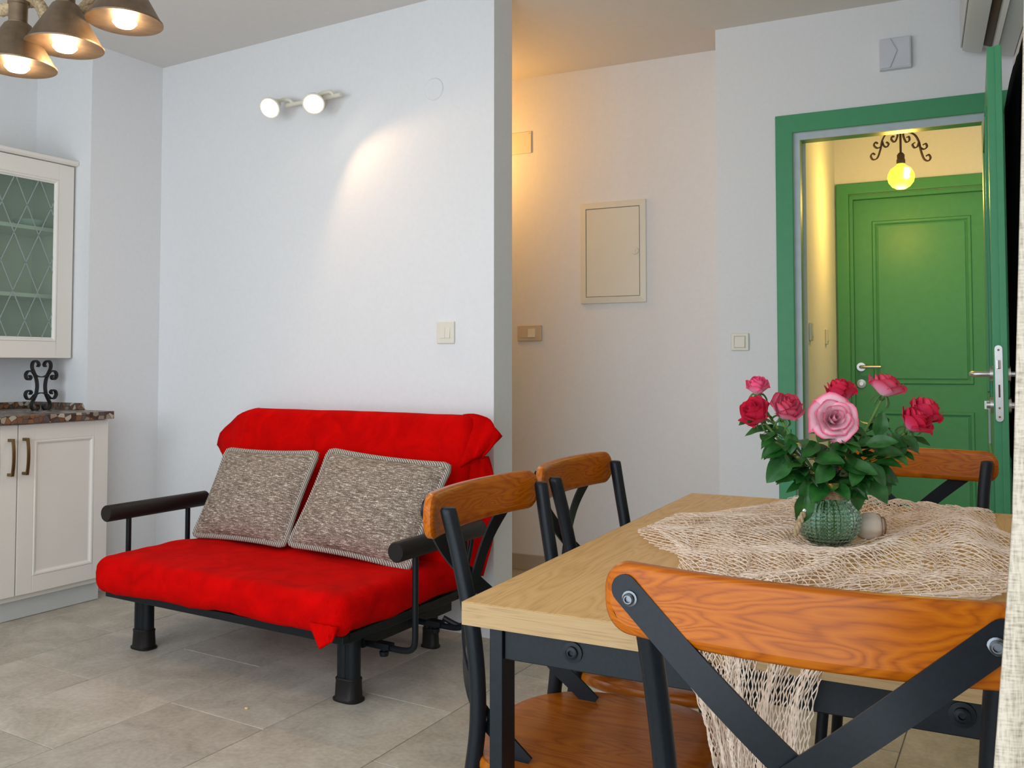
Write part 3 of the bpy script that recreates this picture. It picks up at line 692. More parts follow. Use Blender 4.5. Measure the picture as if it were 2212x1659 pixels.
# ---------------------------------------------------------------- scatter cushions
def pillow(name, label, loc, W_, H_, tilt, roll, yaw, skew=0, T=.075):
    root = local(name, label, 'cushion', loc, yaw, 'tweed cushions on the red sofa'); root.rotation_euler = (-tilt, roll, yaw)
    nx, nz = 28, 20
    def edge(a, b):
        x = (a * 2 - 1); z = (b * 2 - 1)
        px = x * W_ / 2 * (1 - .045 * (1 - z * z) * 1); pz = z * H_ / 2 * (1 - .05 * (1 - x * x))
        return px + skew * pz, pz
    def f(sgn):
        def g(a, b):
            x, z = a * 2 - 1, b * 2 - 1; px, pz = edge(a, b)
            t = T * ((1 - abs(x) ** 2.6) * (1 - abs(z) ** 2.6)) ** .55
            t += .004 * noise.noise(Vector((px * 9 + sgn, pz * 9, loc[0]))) * (1 - x ** 4) * (1 - z ** 4)
            return (px, sgn * t, pz + H_ / 2)
        return g
    m = MB().grid(f(1), nx, nz); m.grid(f(-1), nx, nz)
    m.build('cover', M['tweed'], root, smooth=60)
    per = [edge(i / 20, 0) for i in range(20)] + [edge(1, i / 16) for i in range(16)] + [edge(1 - i / 20, 1) for i in range(20)] + [edge(0, 1 - i / 16) for i in range(16)]
    # round the corners a little
    P2 = []
    for i in range(len(per)):
        a, b, c2 = per[i - 1], per[i], per[(i + 1) % len(per)]; P2.append(((a[0] + 2 * b[0] + c2[0]) / 4, (a[1] + 2 * b[1] + c2[1]) / 4))
    pp = [(p[0] * 1.004, 0, p[1] + H_ / 2) for p in P2]; pp.append(pp[0])
    MB().tube(pp, .0120, 10, caps=False).build('piping', M['piping'], root, smooth=60)
    return root
pillow('cushion', 'grey-beige tweed cushion on the sofa, left of the two', toW('A', (-2.725, 2.520, .383)), .535, .375, R(23), R(-1.5), -RA + R(-2), .10)
pillow('cushion', 'grey-beige tweed cushion on the sofa, right of the two', toW('A', (-2.135, 2.505, .383)), .575, .385, R(23), R(2.8), -RA + R(0), .14)

# ================================================================ TABLE
tb = thing('dining_table', 'oak-look dining table on a black steel frame', 'table', 'D', (-.23, 1.675, 0))
TX0, TX1, TY0, TY1 = -.63, .165, 1.081, 2.27
MB().box(TX0 + .0004, TX1 - .0004, TY0 + .0004, TY1 - .0004, .7185, .75).build('tabletop', M['oak'], tb, bevel=.0008, seg=1)
m = MB().box(TX0, TX1, TY0 - .0008, TY0 + .0004, .718, .7495).box(TX0 - .0008, TX0 + .0004, TY0, TY1, .718, .7495).box(TX1 - .0004, TX1 + .0008, TY0, TY1, .718, .7495).box(TX0, TX1, TY1 - .0004, TY1 + .0008, .718, .7495)
m.build('edge_band', M['oakedge'], tb, label='paler oak edge band')
for x in (TX0 + .036, TX1 - .056):
    for y in (TY0 + .014, TY1 - .054):
        lg = MB().box(x, x + .02, y, y + .04, .004, .718).build('leg', M['black'], tb, bevel=.0015)
        MB().box(x + .001, x + .019, y + .001, y + .039, 0, .005).build('foot', M['blackwood'], lg)
for y in (TY0 + .020, TY1 - .045):
    rl = MB().box(TX0 + .0565, TX1 - .0565, y, y + .025, .672, .7175).build('rail', M['black'], tb, bevel=.0015)
    ys = y - .0005 if y < 1.5 else y + .0255
    dn = -1 if y < 1.5 else 1
    for x in (-.470, -.005):
        MB().lathe([(.014, 0), (.014, dn * .002), (.0085, dn * .0025), (.0085, dn * .006), (.006, dn * .0075), (.004, dn * .0075), (.0035, dn * .004), (.001, dn * .004)], (x, ys, .697), 20, 'y').build('bolt', M['black'], rl, smooth=35)
for x in (TX0 + .040, TX1 - .065):
    MB().box(x, x + .025, TY0 + .056, TY1 - .056, .675, .7175).build('rail', M['black'], tb, bevel=.0015)

# ================================================================ CHAIRS
def make_chair():
    root = local('dining_chair', 'x', 'chair', (0, 0, 0), 0, 'cross-back dining chairs at the table')
    # local: +y towards the seat front, +x to the sitter's right when seen from behind
    prof = [(0, .848, .178), (.008, .81, .173), (.016, .772, .169), (.034, .678, .163), (.043, .591, .158), (.044, .51, .156), (.036, .436, .157), (.015, .30, .163), (-.02, .13, .178), (-.045, .0, .19)]
    for s_ in (-1, 1):
        pts = smoothpath([(s_ * x, y, z) for y, z, x in prof], 4)
        rr = [.0105, .0135] + [.0135] * (len(pts) - 2)
        pts = [pts[0] + Vector((0, 0, .003))] + pts; rr = [.0098] + rr
        rr[1] = .0130
        MB().tube(pts, rr, 16).build('rear_leg', M['black'], root, smooth=50)
        fp = smoothpath([(s_ * .150, .30, .432), (s_ * .158, .318, .36), (s_ * .172, .335, .2), (s_ * .19, .36, 0)], 4)
        MB().tube(fp, .0125, 14).build('front_leg', M['black'], root, smooth=50)
    # wooden back panel on the rear of the posts, bowed backwards
    nu, nz = 28, 10
    def yb(x): return -.0145 - .030 * (1 - (x / .2) ** 2)
    ol = []
    Wp, zb, zt, rc = .203, .797, .872, .030
    for cx_, cz_, a0 in ((Wp - rc, zt - rc, 0), (-Wp + rc, zt - rc, 90), (-Wp + rc, zb + rc, 180), (Wp - rc, zb + rc, 270)):
        for q in range(9): a = R(a0 + q * 90 / 8); ol.append((cx_ + rc * math.cos(a), cz_ + rc * math.sin(a)))
    # dense outline: straight runs need samples for the bow
    full = []
    for i in range(len(ol)):
        a, b = ol[i], ol[(i + 1) % len(ol)]; L_ = math.dist(a, b); n = max(1, int(L_ / .016))
        for j in range(n): full.append((a[0] + (b[0] - a[0]) * j / n, a[1] + (b[1] - a[1]) * j / n))
    prf = [(0, -.001), (.0, -.0045), (.0018, -.001), (.0045, 0)]
    rings = []
    th = .021; e = .005
    for inset, d in ((e * 2.2, 0), (e * .7, e * .35), (0, e), (0, th - e), (e * .7, th - e * .35), (e * 2.2, th)):
        ring = []
        for x, z in full:
            cxx = max(-Wp + rc, min(Wp - rc, x)); czz = max(zb + rc, min(zt - rc, z))
            v = Vector((x - cxx, z - czz)); L_ = v.length
            v = v * ((L_ - inset) / L_) if L_ > 1e-6 else v
            X = cxx + v.x; Z = czz + v.y; ring.append((X, yb(X) - d, Z))
        rings.append(ring)
    n = len(full); vs = [p for r_ in rings for p in r_]; fs = []
    for i in range(len(rings) - 1):
        for j in range(n): fs.append((i * n + j, i * n + (j + 1) % n, (i + 1) * n + (j + 1) % n, (i + 1) * n + j))
    bm = MB().add(vs, fs)
    # front and back faces as strips of columns
    for ri in (0, len(rings) - 1):
        d = 0 if ri == 0 else th
        xs = sorted(set(round(p[0], 5) for p in rings[ri]))
        up = [p for p in rings[ri] if p[2] > (zb + zt) / 2]; dn = [p for p in rings[ri] if p[2] <= (zb + zt) / 2]
        def zat(lst, x):
            l2 = sorted(lst, key=lambda p: p[0])
            if x <= l2[0][0]: return l2[0][2]
            for a, b in zip(l2, l2[1:]):
                if a[0] <= x <= b[0]: return a[2] if b[0] - a[0] < 1e-7 else a[2] + (b[2] - a[2]) * (x - a[0]) / (b[0] - a[0])
            return l2[-1][2]
        xr = [-Wp + .009 + (2 * Wp - .018) * i / 40 for i in range(41)]
        bm.add([(x, yb(x) - d, zat(up, x) + .001) for x in xr] + [(x, yb(x) - d, zat(dn, x) - .001) for x in xr], [(i, i + 1, 42 + i, 41 + i) for i in range(40)])
    bm.build('back_panel', M['chairwood'], root, smooth=50)
    for s_ in (-1, 1):
        dz = -.002 if s_ > 0 else 0.004
        ctrl = [(-.174, -.0455, .846), (-.08, -.062 - dz, .765), (0, -.052 - dz, .692), (.068, -.032 - dz, .634), (.110, -.008, .590), (.134, .020, .545), (.141, .052, .508), (.143, .090, .478), (.143, .125, .450)]
        nrm = [(0, -1, 0)] * 3 + [(.1, -1, 0), (.55, -.8, 0), (.85, -.5, 0), (1, -.1, 0), (1, 0, 0), (1, 0, 0)]
        P_ = smoothpath([(s_ * x, y, z) for x, y, z in ctrl], 7)
        NN = []
        for i in range(len(P_)):
            t = i / 7; a = min(int(t), 7); f = t - a
            v = Vector(nrm[a]) * (1 - f) + Vector(nrm[a + 1]) * f; NN.append(Vector((s_ * v.x, v.y, v.z)))
        c0 = P_[0]; t0 = (P_[0] - P_[1]).normalized(); ends = [(R(90 * q / 6)) for q in range(6, 0, -1)]
        PP = [c0 + t0 * .0155 * math.sin(q) for q in ends] + P_; NN = [NN[0]] * 6 + NN
        st = MB().ribbon(PP, NN, .031, .004, wl=[max(.002, .031 * math.cos(q)) for q in ends] + [.031] * len(P_))
        so = st.build('back_strap', M['black'], root, smooth=35)
        MB().lathe([(.0082, -.047), (.0082, -.0505), (.0062, -.051), (.0062, -.0545), (.0045, -.056), (.0035, -.056), (.003, -.053), (.001, -.053)], (s_ * -.168, .0, .838), 16, 'y').build('bolt', M['dsteel'], so, smooth=35)
        MB().lathe([(.006, 0), (.006, s_ * .004), (.003, s_ * .0055), (.001, s_ * .0055)], (s_ * .1435, .05, .510), 12, 'x').build('bolt', M['dsteel'], so, smooth=35)
    # seat
    ol = []
    for i in range(56):
        t = 2 * PI * i / 56; c_, sn = math.cos(t), math.sin(t)
        ex = 2 / 2.7; x = .204 * math.copysign(abs(c_) ** ex, c_); y = .19 + .195 * math.copysign(abs(sn) ** ex, sn)
        x *= (1 + .06 * (y - .19) / .2); ol.append((x, y))
    vs = []; fs = []; n = len(ol)
    lev = [(.432, .93), (.434, .975), (.439, 1.0), (.448, 1.0), (.454, .985), (.456, .95), (.454, .80), (.4515, .5), (.4510, .2)]
    for z, g in lev: vs += [(x * g, .19 + (y - .19) * g, z) for x, y in ol]
    for i in range(len(lev) - 1):
        for j in range(n): fs.append((i * n + j, i * n + (j + 1) % n, (i + 1) * n + (j + 1) % n, (i + 1) * n + j))
    fs += [tuple(range(n - 1, -1, -1)), tuple((len(lev) - 1) * n + j for j in range(n))]
    MB().add(vs, fs).build('seat', M['seatwood'], root, smooth=40)
    ring = [(.155 * math.cos(2 * PI * i / 32), .18 + .145 * math.sin(2 * PI * i / 32), .424) for i in range(33)]
    MB().tube(ring, .008, 10, caps=False).build('seat_ring', M['black'], root, smooth=60)
    return root
ch = make_chair()
g = 'cross-back dining chairs at the table'
def place(o, x, y, ang): return toW('D', (x, y, 0)), -RD + ang
# near end (back to the camera), facing +y
ch.location, ch.rotation_euler.z = place(ch, -.143, .928, R(-1)); ch['label'] = 'nearest cross-back chair at the near table end, its back to the camera'
l, r_ = place(None, -.747, 1.413, R(-90)); dup(ch, l, r_, 'cross-back chair on the table left side, the nearer of the two', g)
l, r_ = place(None, -.752, 1.848, R(-90)); dup(ch, l, r_, 'cross-back chair on the table left side, the farther of the two', g)
l, r_ = place(None, -.125, 2.425, R(180)); dup(ch, l, r_, 'cross-back chair at the far table end beside the open green door', g)

# ================================================================ FISHING NET ON THE TABLE
VB = Vector((-.222, 1.712))          # vase foot in table coordinates
rows = [(2.235, -.31, -.03), (2.20, -.34, .0), (2.12, -.38, .03), (2.05, -.42, .045), (1.95, -.47, .07), (1.85, -.525, .09), (1.76, -.56, .10), (1.69, -.58, .105), (1.62, -.545, .105), (1.52, -.48, .09), (1.40, -.41, .04), (1.30, -.375, -.03), (1.20, -.35, -.08), (1.09, -.325, -.125)]
hang = [(.742, -.318, -.135), (.70, -.312, -.15), (.65, -.295, -.163), (.60, -.275, -.18), (.55, -.262, -.195), (.48, -.252, -.205), (.40, -.245, -.21)]
seqs = []; L_ = 0
for i, (y, a, b) in enumerate(rows):
    if i: L_ += abs(y - rows[i - 1][0])
    seqs.append((L_, y, None, a, b))
for i, (z, a, b) in enumerate(hang):
    L_ += .015 if i == 0 else hang[i - 1][0] - z
    seqs.append((L_, None, z, a, b))
Ltot = L_
def netpt(a, d, seed=0, lift=0):
    j = 0
    while j < len(seqs) - 2 and seqs[j + 1][0] < d: j += 1
    s0, s1 = seqs[j], seqs[j + 1]; f = min(1, max(0, (d - s0[0]) / max(1e-6, s1[0] - s0[0])))
    x0 = s0[3] + (s1[3] - s0[3]) * f; x1 = s0[4] + (s1[4] - s0[4]) * f
    hanging = s1[1] is None
    wid = x1 - x0
    # gather: folds compress the cords sideways
    aa = a + .022 * math.sin(a * 38 + d * 7 + seed) + .012 * math.sin(a * 83 - d * 11)
    if hanging: aa = a + .02 * math.sin(a * 25 + seed)
    x = x0 + wid * aa + .006 * math.sin(d * 26 + a * 5 + seed) + .010 * math.sin(d * 11)* (1 if not hanging else .2)
    ed = min(a, 1 - a)
    if not hanging:
        y0 = s0[1]; y1 = s1[1]; y = y0 + (y1 - y0) * f
        y += .010 * math.sin(a * 17 + d * 3 + seed)
        rd = math.hypot(x - VB.x, y - VB.y); fl_ = min(1, max(0, (rd - .045) / .05))
        h_ = .0095 * (1 + math.sin(a * 38 + d * 7 + 1.2 + seed)) * .5 + .007 * (1 + math.sin(d * 33 + a * 9)) * .5
        h_ += .026 * math.exp(-((x - .0) / .045) ** 2 - ((y - 1.80) / .22) ** 2) + .022 * math.exp(-((x + .22) / .16) ** 2 - ((y - 2.12) / .07) ** 2)
        h_ += .012 * math.exp(-((x - y * .35 + .70) / .03) ** 2)
        h_ *= fl_ * min(1, (y - TY0 + .004) / .06 if y < TY0 + .06 else 1)
        return (x, max(y, TY0 - .004), .7520 + lift + h_)
    z0 = .752 if s0[2] is None else s0[2]; z = z0 + (s1[2] - z0) * f
    return (x, TY0 - .006 + .007 * math.sin(a * 25 + seed + 1) - .004 * 0 - lift, z)
net = MB()
rnd = random.Random(3)
def knit(na, nd, a0, a1, d0, d1, seed, r, lift=0):
    P = {}
    for i in range(na + 1):
        for j in range(nd + 1):
            a = a0 + (a1 - a0) * (i + (.5 if j % 2 else 0)) / (na + .5); d = d0 + (d1 - d0) * j / nd
            p = netpt(a, d, seed, lift)
            P[i, j] = Vector(p) + Vector((rnd.uniform(-1, 1) * .0011, rnd.uniform(-1, 1) * .0011, rnd.uniform(0, 1) * .0012))
    def cord(p, q):
        mid = (p + q) / 2 + Vector((rnd.uniform(-1, 1), rnd.uniform(-1, 1), rnd.uniform(-.2, 1))) * .0009
        net.tube([p, mid, q], r, 3, caps=False)
    for (i, j), p in P.items():
        if j < nd:
            k2 = (i, j + 1)
            cord(p, P[k2])
            k3 = (i - 1, j + 1) if j % 2 == 0 else (i + 1, j + 1)
            if k3 in P: cord(p, P[k3])
knit(56, 136, 0, 1, 0, Ltot, 0, .00078)
knit(44, 100, .02, .98, 0.02, 1.13, 2.1, .0007, .0024)
knit(17, 54, 0, .46, 1.12, Ltot, 1.3, .00075, .003)
tn = net.build('fishing_net', M['net'], frame=None, smooth=None)
tn.rotation_euler.z = -RD
tn['label'] = 'cream knotted fishing net spread over the oak table and hanging off its near end'; tn['category'] = 'net'

# ================================================================ VASE, ROSES, SHELL
VW = toW('D', (VB.x, VB.y, .7535))
cr = R(24.8116)    # roses are laid out across and along the table corner that faces the balcony
vase = local('glass_vase', 'round green hobnail glass vase with jute neck on the net', 'vase', VW, cr)
outer = [(.001, 0), (.026, 0), (.032, .003), (.044, .014), (.053, .030), (.0565, .046), (.055, .060), (.049, .073), (.040, .082), (.0345, .087), (.033, .094), (.0335, .104), (.0365, .112)]
inner = [(.0345, .1125), (.0312, .104), (.0308, .094), (.032, .088), (.0375, .0805), (.0465, .0715), (.0523, .060), (.0538, .046), (.0503, .031), (.0415, .0165), (.030, .0065), (.001, .005)]
def rad(z):
    for (r0, z0), (r1, z1) in zip(outer[1:], outer[2:]):
        if z0 <= z <= z1: return r0 + (r1 - r0) * (z - z0) / (z1 - z0 + 1e-9)
    return .0345
NB, NS = 38, 6; ROW = .0066
body = MB(); vs_ = []; lev = [0.0] + [.0005 + .0012 * k for k in range(70)]; nn_ = NB * NS
zs = [0] + [.0045 + .0011 * k for k in range(74)] + [.089, .094, .104, .112]
for z in zs:
    r0 = .026 if z == 0 else rad(z)
    for j in range(nn_):
        bz = ((z - .0060) / ROW) % 1 - .5; ba = (j / NS) % 1 - .5
        q = 1 - (bz / .46) ** 2 - (ba / .46) ** 2
        h_ = .0024 * math.sqrt(q) * min(1, r0 / .045) if q > 0 and .006 < z < .0843 else 0
        a_ = 2 * PI * j / nn_; vs_.append(((r0 + h_) * math.cos(a_), (r0 + h_) * math.sin(a_), z))
for r0, z in inner:
    for j in range(nn_): a_ = 2 * PI * j / nn_; vs_.append((r0 * math.cos(a_), r0 * math.sin(a_), z))
nl = len(zs) + len(inner)
body.add(vs_, [(i * nn_ + j, i * nn_ + (j + 1) % nn_, (i + 1) * nn_ + (j + 1) % nn_, (i + 1) * nn_ + j) for i in range(nl - 1) for j in range(nn_)] + [tuple(range(nn_ - 1, -1, -1)), tuple((nl - 1) * nn_ + j for j in range(nn_))])
body.build('body', M['vaseglass'], vase, smooth=60)
m = MB()
for i in range(7):
    z = .087 + i * .0026; rr = (.0350 if i < 5 else .0353)
    m.tube([(rr * math.cos(2 * PI * q / 28), rr * math.sin(2 * PI * q / 28), z + .001 * math.sin(q + i)) for q in range(29)], .0016, 6, caps=False)
m.build('jute_wrap', M['rope'], vase, smooth=60, label='jute cord wound around the neck')
tg = MB().tube(smoothpath([(-.034, -.012, .094), (-.040, -.016, .090), (-.042, -.018, .083)], 4), .0016, 8).build('tag_loop', M['steel'], vase, smooth=60)
MB().tube([(-.0405, -.020, .086), (-.0415, -.0205, .0845), (-.053, -.028, .0655), (-.054, -.0285, .064)], [.004, .0055, .0055, .005], 16).build('ferrule', M['chrome'], vase, smooth=40, label='shiny steel ferrule')
m = MB()
for q in range(3):
    pp = []
    for i in range(19):
        t = i / 18; c0 = Vector((-.053, -.028, .066)).lerp(Vector((-.073, -.040, .026)), t); a = t * 9 + q * 2 * PI / 3
        pp.append(c0 + Vector((math.cos(a) * .0032, math.sin(a) * .0032 * .8, math.sin(a) * .002)))
    m.tube(pp, .0034, 8)
m.build('rope_tail', M['rope'], vase, smooth=60, label='short rope end hanging at the left')
# shell
sh = local('seashell', 'cream seashell with brown-edged rim on the net right of the vase', 'seashell', VW + Vector((math.cos(cr) * .083 - math.sin(cr) * .02, math.sin(cr) * .083 + math.cos(cr) * .02, .012)), cr)
m = MB()
def shf(a, b):
    t = a * 2 * PI; r0 = .027 * math.sin(PI * (.08 + .84 * b)) ** .7 * (1 + .05 * math.sin(8 * t))
    return (-.03 + .058 * b, r0 * math.cos(t) * .8, .018 + r0 * math.sin(t) * .95)
m.grid(shf, 28, 16); m.build('body', M['shell'], sh, smooth=60)
MB().tube([(.0265, .0125 * math.cos(2 * PI * q / 20), .018 + .016 * math.sin(2 * PI * q / 20)) for q in range(21)], .0016, 6, caps=False).build('rim', M['shellrim'], sh, smooth=60)
MB().tube([(.018, .0185 * math.cos(2 * PI * q / 20), .018 + .0225 * math.sin(2 * PI * q / 20)) for q in range(21)], .0009, 6, caps=False).build('rim', M['shellrim'], sh, smooth=60)

def mixc(a, b, t): t = max(0, min(1, t)); return tuple(x * (1 - t) + y * t for x, y in zip(a, b))
def leaf_mesh(L_, wd, droop, fold, seed):
    m = MB(); rd = random.Random(seed); ph = rd.uniform(0, 6)
    def f(a, b):
        s_ = a * 2 - 1; t = b
        hw = wd * (math.sin(PI * min(1, t * .98 + .02)) ** .75) * (1 - .35 * t) * 1.15
        return (s_ * hw, t * L_ - droop * .25 * t * t * L_, fold * abs(s_) * hw - droop * t * t * L_ * .6 + .05 * wd * math.sin(t * 14 + ph) * abs(s_))
    return m.grid(f, 6, 10)
def add_leaf(parent, base, direc, up, L_, wd, droop, seed):
    y = Vector(direc).normalized(); z = Vector(up); z = (z - y * z.dot(y)).normalized(); x = y.cross(z)
    m = leaf_mesh(L_, wd, droop, .35, seed)
    m.v = [Vector(base) + x * p.x + y * p.y + z * p.z for p in m.v]
    m.tube([Vector(base) - y * .012 - z * .002, Vector(base) + y * L_ * .3], .0008, 5)
    m.build('leaf', M['leaf'], parent, smooth=70)
PINK = (.90, .28, .44); PALE = (.94, .60, .68); RED = (.62, .006, .035); HOT = (.84, .055, .17)
def rose(label, c, axis, Rr, openn, cols, seed, Hf=1.0):
    root = local('rose', label, 'rose', VW, cr, 'pink and red roses in the glass vase')
    rd = random.Random(seed); c = Vector(c); ax = Vector(axis).normalized()
    e1 = ax.cross(Vector((0, 0, 1)));  e1 = e1.normalized() if e1.length > .05 else Vector((1, 0, 0)); e2 = ax.cross(e1)
    layers = [(3, .22, .95), (4, .42, .97), (5, .62, .96), (5, .82, .90), (5, 1.0, .80)]
    Ht = Rr * 1.35 * (Hf if Rr > .032 else 1.22)
    base = c - ax * Ht * .55
    for li, (cnt, rk, hk) in enumerate(layers):
        for q in range(cnt):
            ph = 2 * PI * q / cnt + li * .9 + rd.uniform(-.15, .15); W_ = 2 * PI / cnt * (1.06 if li else 1.1)
            op = openn * (li / 4.0); jit = rd.uniform(.92, 1.08); curl = rd.uniform(.5, 1.2); tilt = rd.uniform(-.1, .1)
            mb = MB(); colr = []
            def f(a, b):
                s_ = a * 2 - 1; t = b
                wv = math.sin(PI * (.12 + .56 * t)) ** .7
                r = Rr * rk * (.16 + .84 * math.sin(min(1, t * 1.15) * PI / 2) ** .8) * (.72 + .36 * op * t * 1.6) * jit
                h = Ht * hk * (t ** (1.0 + .2 * op)) * (1 - .30 * op * t)
                tip = max(0, (t - .72) / .28)
                r += Rr * .15 * op * curl * tip * (1 + .3 * abs(s_)); h -= Ht * .13 * op * curl * tip * (1 + .5 * s_ * s_)
                h -= Ht * .16 * (s_ ** 2) * t * t * (.5 + rk)
                if li >= 3: h += Ht * .05 * tip * (1 - abs(s_)) * curl
                p = ph + s_ * W_ * wv * (.62 + .3 * (1 - rk)) + tilt * t
                r *= 1 + .04 * math.sin(s_ * 5 + q) * t
                return base + ax * h + (e1 * math.cos(p) + e2 * math.sin(p)) * r
            mb.grid(f, 7, 7)
            o = mb.build('petal', M['petal'], root, smooth=80)
            at = o.data.color_attributes.new('pcol', 'FLOAT_COLOR', 'POINT')
            for i, v in enumerate(o.data.vertices):
                d = v.co - base; h = d.dot(ax) / Ht
                ii, jj = i % 8, i // 8
                s_ = abs(ii / 7 * 2 - 1); t = jj / 7
                edge = max((t - cols[3]) / (1 - cols[3]), (s_ - .70) / .30 * t * .9) + .12 * noise.noise(v.co * 90)
                col = mixc(mixc(cols[2], cols[0], t * 2.2), cols[1], edge)
                at.data[i].color = (*col, 1)
    # sepals, hip and stem
    m = MB().lathe([(.001, -.010), (.003, -.009), (.0062, -.003), (.0072, .002), (.004, .005), (.001, .006)], (0, 0, 0), 12)
    rot = Vector((0, 0, 1)).rotation_difference(ax).to_matrix(); m.v = [base + rot @ p for p in m.v]
    for q in range(5):
        a = 2 * PI * q / 5 + seed; dv = (e1 * math.cos(a) + e2 * math.sin(a))
        m.tube(smoothpath([base, base + dv * .010 - ax * .001, base + dv * .017 - ax * .012, base + dv * .015 - ax * .022], 3), [.0022] * 4 + [.0018] * 4 + [.0006] * 2, 5)
    m.build('sepals', M['sepal'], root, smooth=60)
    low = Vector((c.x * .10 + rd.uniform(-.008, .008), c.y * .1 + rd.uniform(-.01, .01), .012)); neck = Vector((max(-.019, min(.019, c.x * .18)), max(-.018, min(.018, c.y * .18)), .108))
    path = smoothpath([base - ax * .008, base.lerp(neck, .35) - ax * .006, neck, low], 8)
    MB().tube(path, .0024, 8).build('stem', M['stem'], root, smooth=60)
    return root, path
RO = [
 ('small red-edged rose at the upper left of the bouquet', (-.121, .02, .293), (-.1, -.35, 1), .0225, .4, (PINK, HOT, PALE, .55)),
 ('deep pink rose at the far left of the bouquet', (-.136, -.01, .245), (-.65, -.45, .62), .0305, .4, (HOT, RED, PINK, .4)),
 ('bright pink rose with pale heart at the left of the bouquet', (-.081, -.03, .254), (.12, -.62, .75), .0305, .4, (PINK, RED, PALE, .62)),
 ('large open pale pink rose in the middle facing the camera', (.001, -.04, .233), (-.05, -1, .30), .0345, .85, (PALE, HOT, PINK, .80)),
 ('red rose with white-streaked petals behind the middle rose', (.037, .03, .284), (-.05, -.12, 1), .0300, .4, (HOT, RED, PALE, .42)),
 ('pink and red rose at the top right of the bouquet', (.117, .01, .294), (.30, -.20, 1), .0325, .45, (PINK, RED, PALE, .5)),
 ('red rose leaning right, the nearer one of the right pair', (.157, -.02, .230), (.45, -.40, .75), .0330, .42, (HOT, RED, PINK, .40)),
 ('red rose leaning right, the farther one of the right pair', (.192, .015, .247), (.55, -.2, .8), .0310, .42, (HOT, RED, PINK, .36)),
]
roses = []
for i, (lab, c, ax, Rr, op, cols) in enumerate(RO): roses.append(rose(lab, c, ax, Rr, op, cols, 11 + i))
rd = random.Random(5)
# leaves: on each stem, spreading out between neck and bloom
for i, (root, path) in enumerate(roses):
    n = len(path)
    for q in range(10):
        t = .24 + .46 * q / 9
        p = path[min(n - 1, int(t * n))]
        if p.z < .10: p = Vector((p.x, p.y, .115))
        out = Vector((p.x * 1.0, p.y, 0)); out = out.normalized() if out.length > .006 else Vector((rd.uniform(-1, 1), rd.uniform(-1, 1), 0)).normalized()
        a = rd.uniform(-1.5, 1.5); side = Vector((out.x * math.cos(a) - out.y * math.sin(a), out.x * math.sin(a) + out.y * math.cos(a), 0))
        side.y -= .35
        d = side + Vector((0, 0, rd.uniform(-.25, .45)))
        add_leaf(root, p + side * .012, d, (rd.uniform(-.3, .3), -.35, 1), rd.uniform(.044, .064), rd.uniform(.014, .020), rd.uniform(.2, .75), i * 31 + q)
# the big leaves that hang over the vase, read from the photograph
HANG = [(0, (-.050, -.010, .150), (-.75, -.2, -.45), .065), (1, (-.070, -.015, .185), (-.9, -.2, -.35), .062), (1, (-.075, -.02, .165), (-.75, -.25, -.75), .070), (2, (-.040, -.03, .125), (-.30, -.2, -1), .060),
        (2, (-.050, -.03, .100), (-.18, -.15, -1), .066), (0, (-.030, -.03, .115), (-.05, -.35, -.9), .040), (3, (.010, -.035, .150), (.75, -.5, -.1), .070), (3, (.010, -.03, .118), (.9, -.4, -.5), .060),
        (4, (.035, -.035, .120), (.12, -.25, -1), .058), (5, (.050, -.03, .135), (.55, -.4, -.75), .070), (6, (.075, -.02, .150), (.45, -.3, -.9), .066), (6, (.115, -.015, .205), (.5, -.2, -.9), .048),
        (7, (.085, -.01, .145), (.8, -.1, -.6), .052), (5, (.020, -.04, .175), (-.6, -.6, .1), .060), (2, (-.035, -.035, .160), (.5, -.7, .0), .062), (4, (.060, -.03, .185), (.7, -.5, .2), .058),
        (3, (-.010, -.045, .150), (-.55, -.6, -.35), .060), (1, (-.10, -.01, .205), (-.6, -.3, -.5), .040), (5, (.085, -.02, .20), (.1, -.3, .9), .050), (6, (.13, -.02, .20), (.4, -.5, -.4), .042),
        (2, (-.075, -.03, .205), (-.2, -.6, -.6), .046), (4, (.045, -.04, .150), (-.5, -.6, -.6), .055)]
for q, (i, p, d, L_) in enumerate(HANG):
    add_leaf(roses[i][0], p, d, (rd.uniform(-.25, .25), -1, .8), L_, L_ * rd.uniform(.25, .32), rd.uniform(.05, .4), 700 + q)

for q in range(34):
    p = Vector((rd.uniform(-.085, .095), rd.uniform(-.045, .03), rd.uniform(.112, .205)))
    a = math.atan2(p.z - .11, p.x); out = Vector((p.x * 9, -.6, rd.uniform(-.55, .35)))
    i = min(range(8), key=lambda k: abs(RO[k][1][0] * .6 - p.x) + rd.random() * .03)
    add_leaf(roses[i][0], p * .92 + Vector((0, 0, .006)), out + Vector((rd.uniform(-.7, .7), 0, 0)), (rd.uniform(-.4, .4), -.8, 1), rd.uniform(.042, .060), rd.uniform(.014, .019), rd.uniform(.1, .5), 1500 + q)

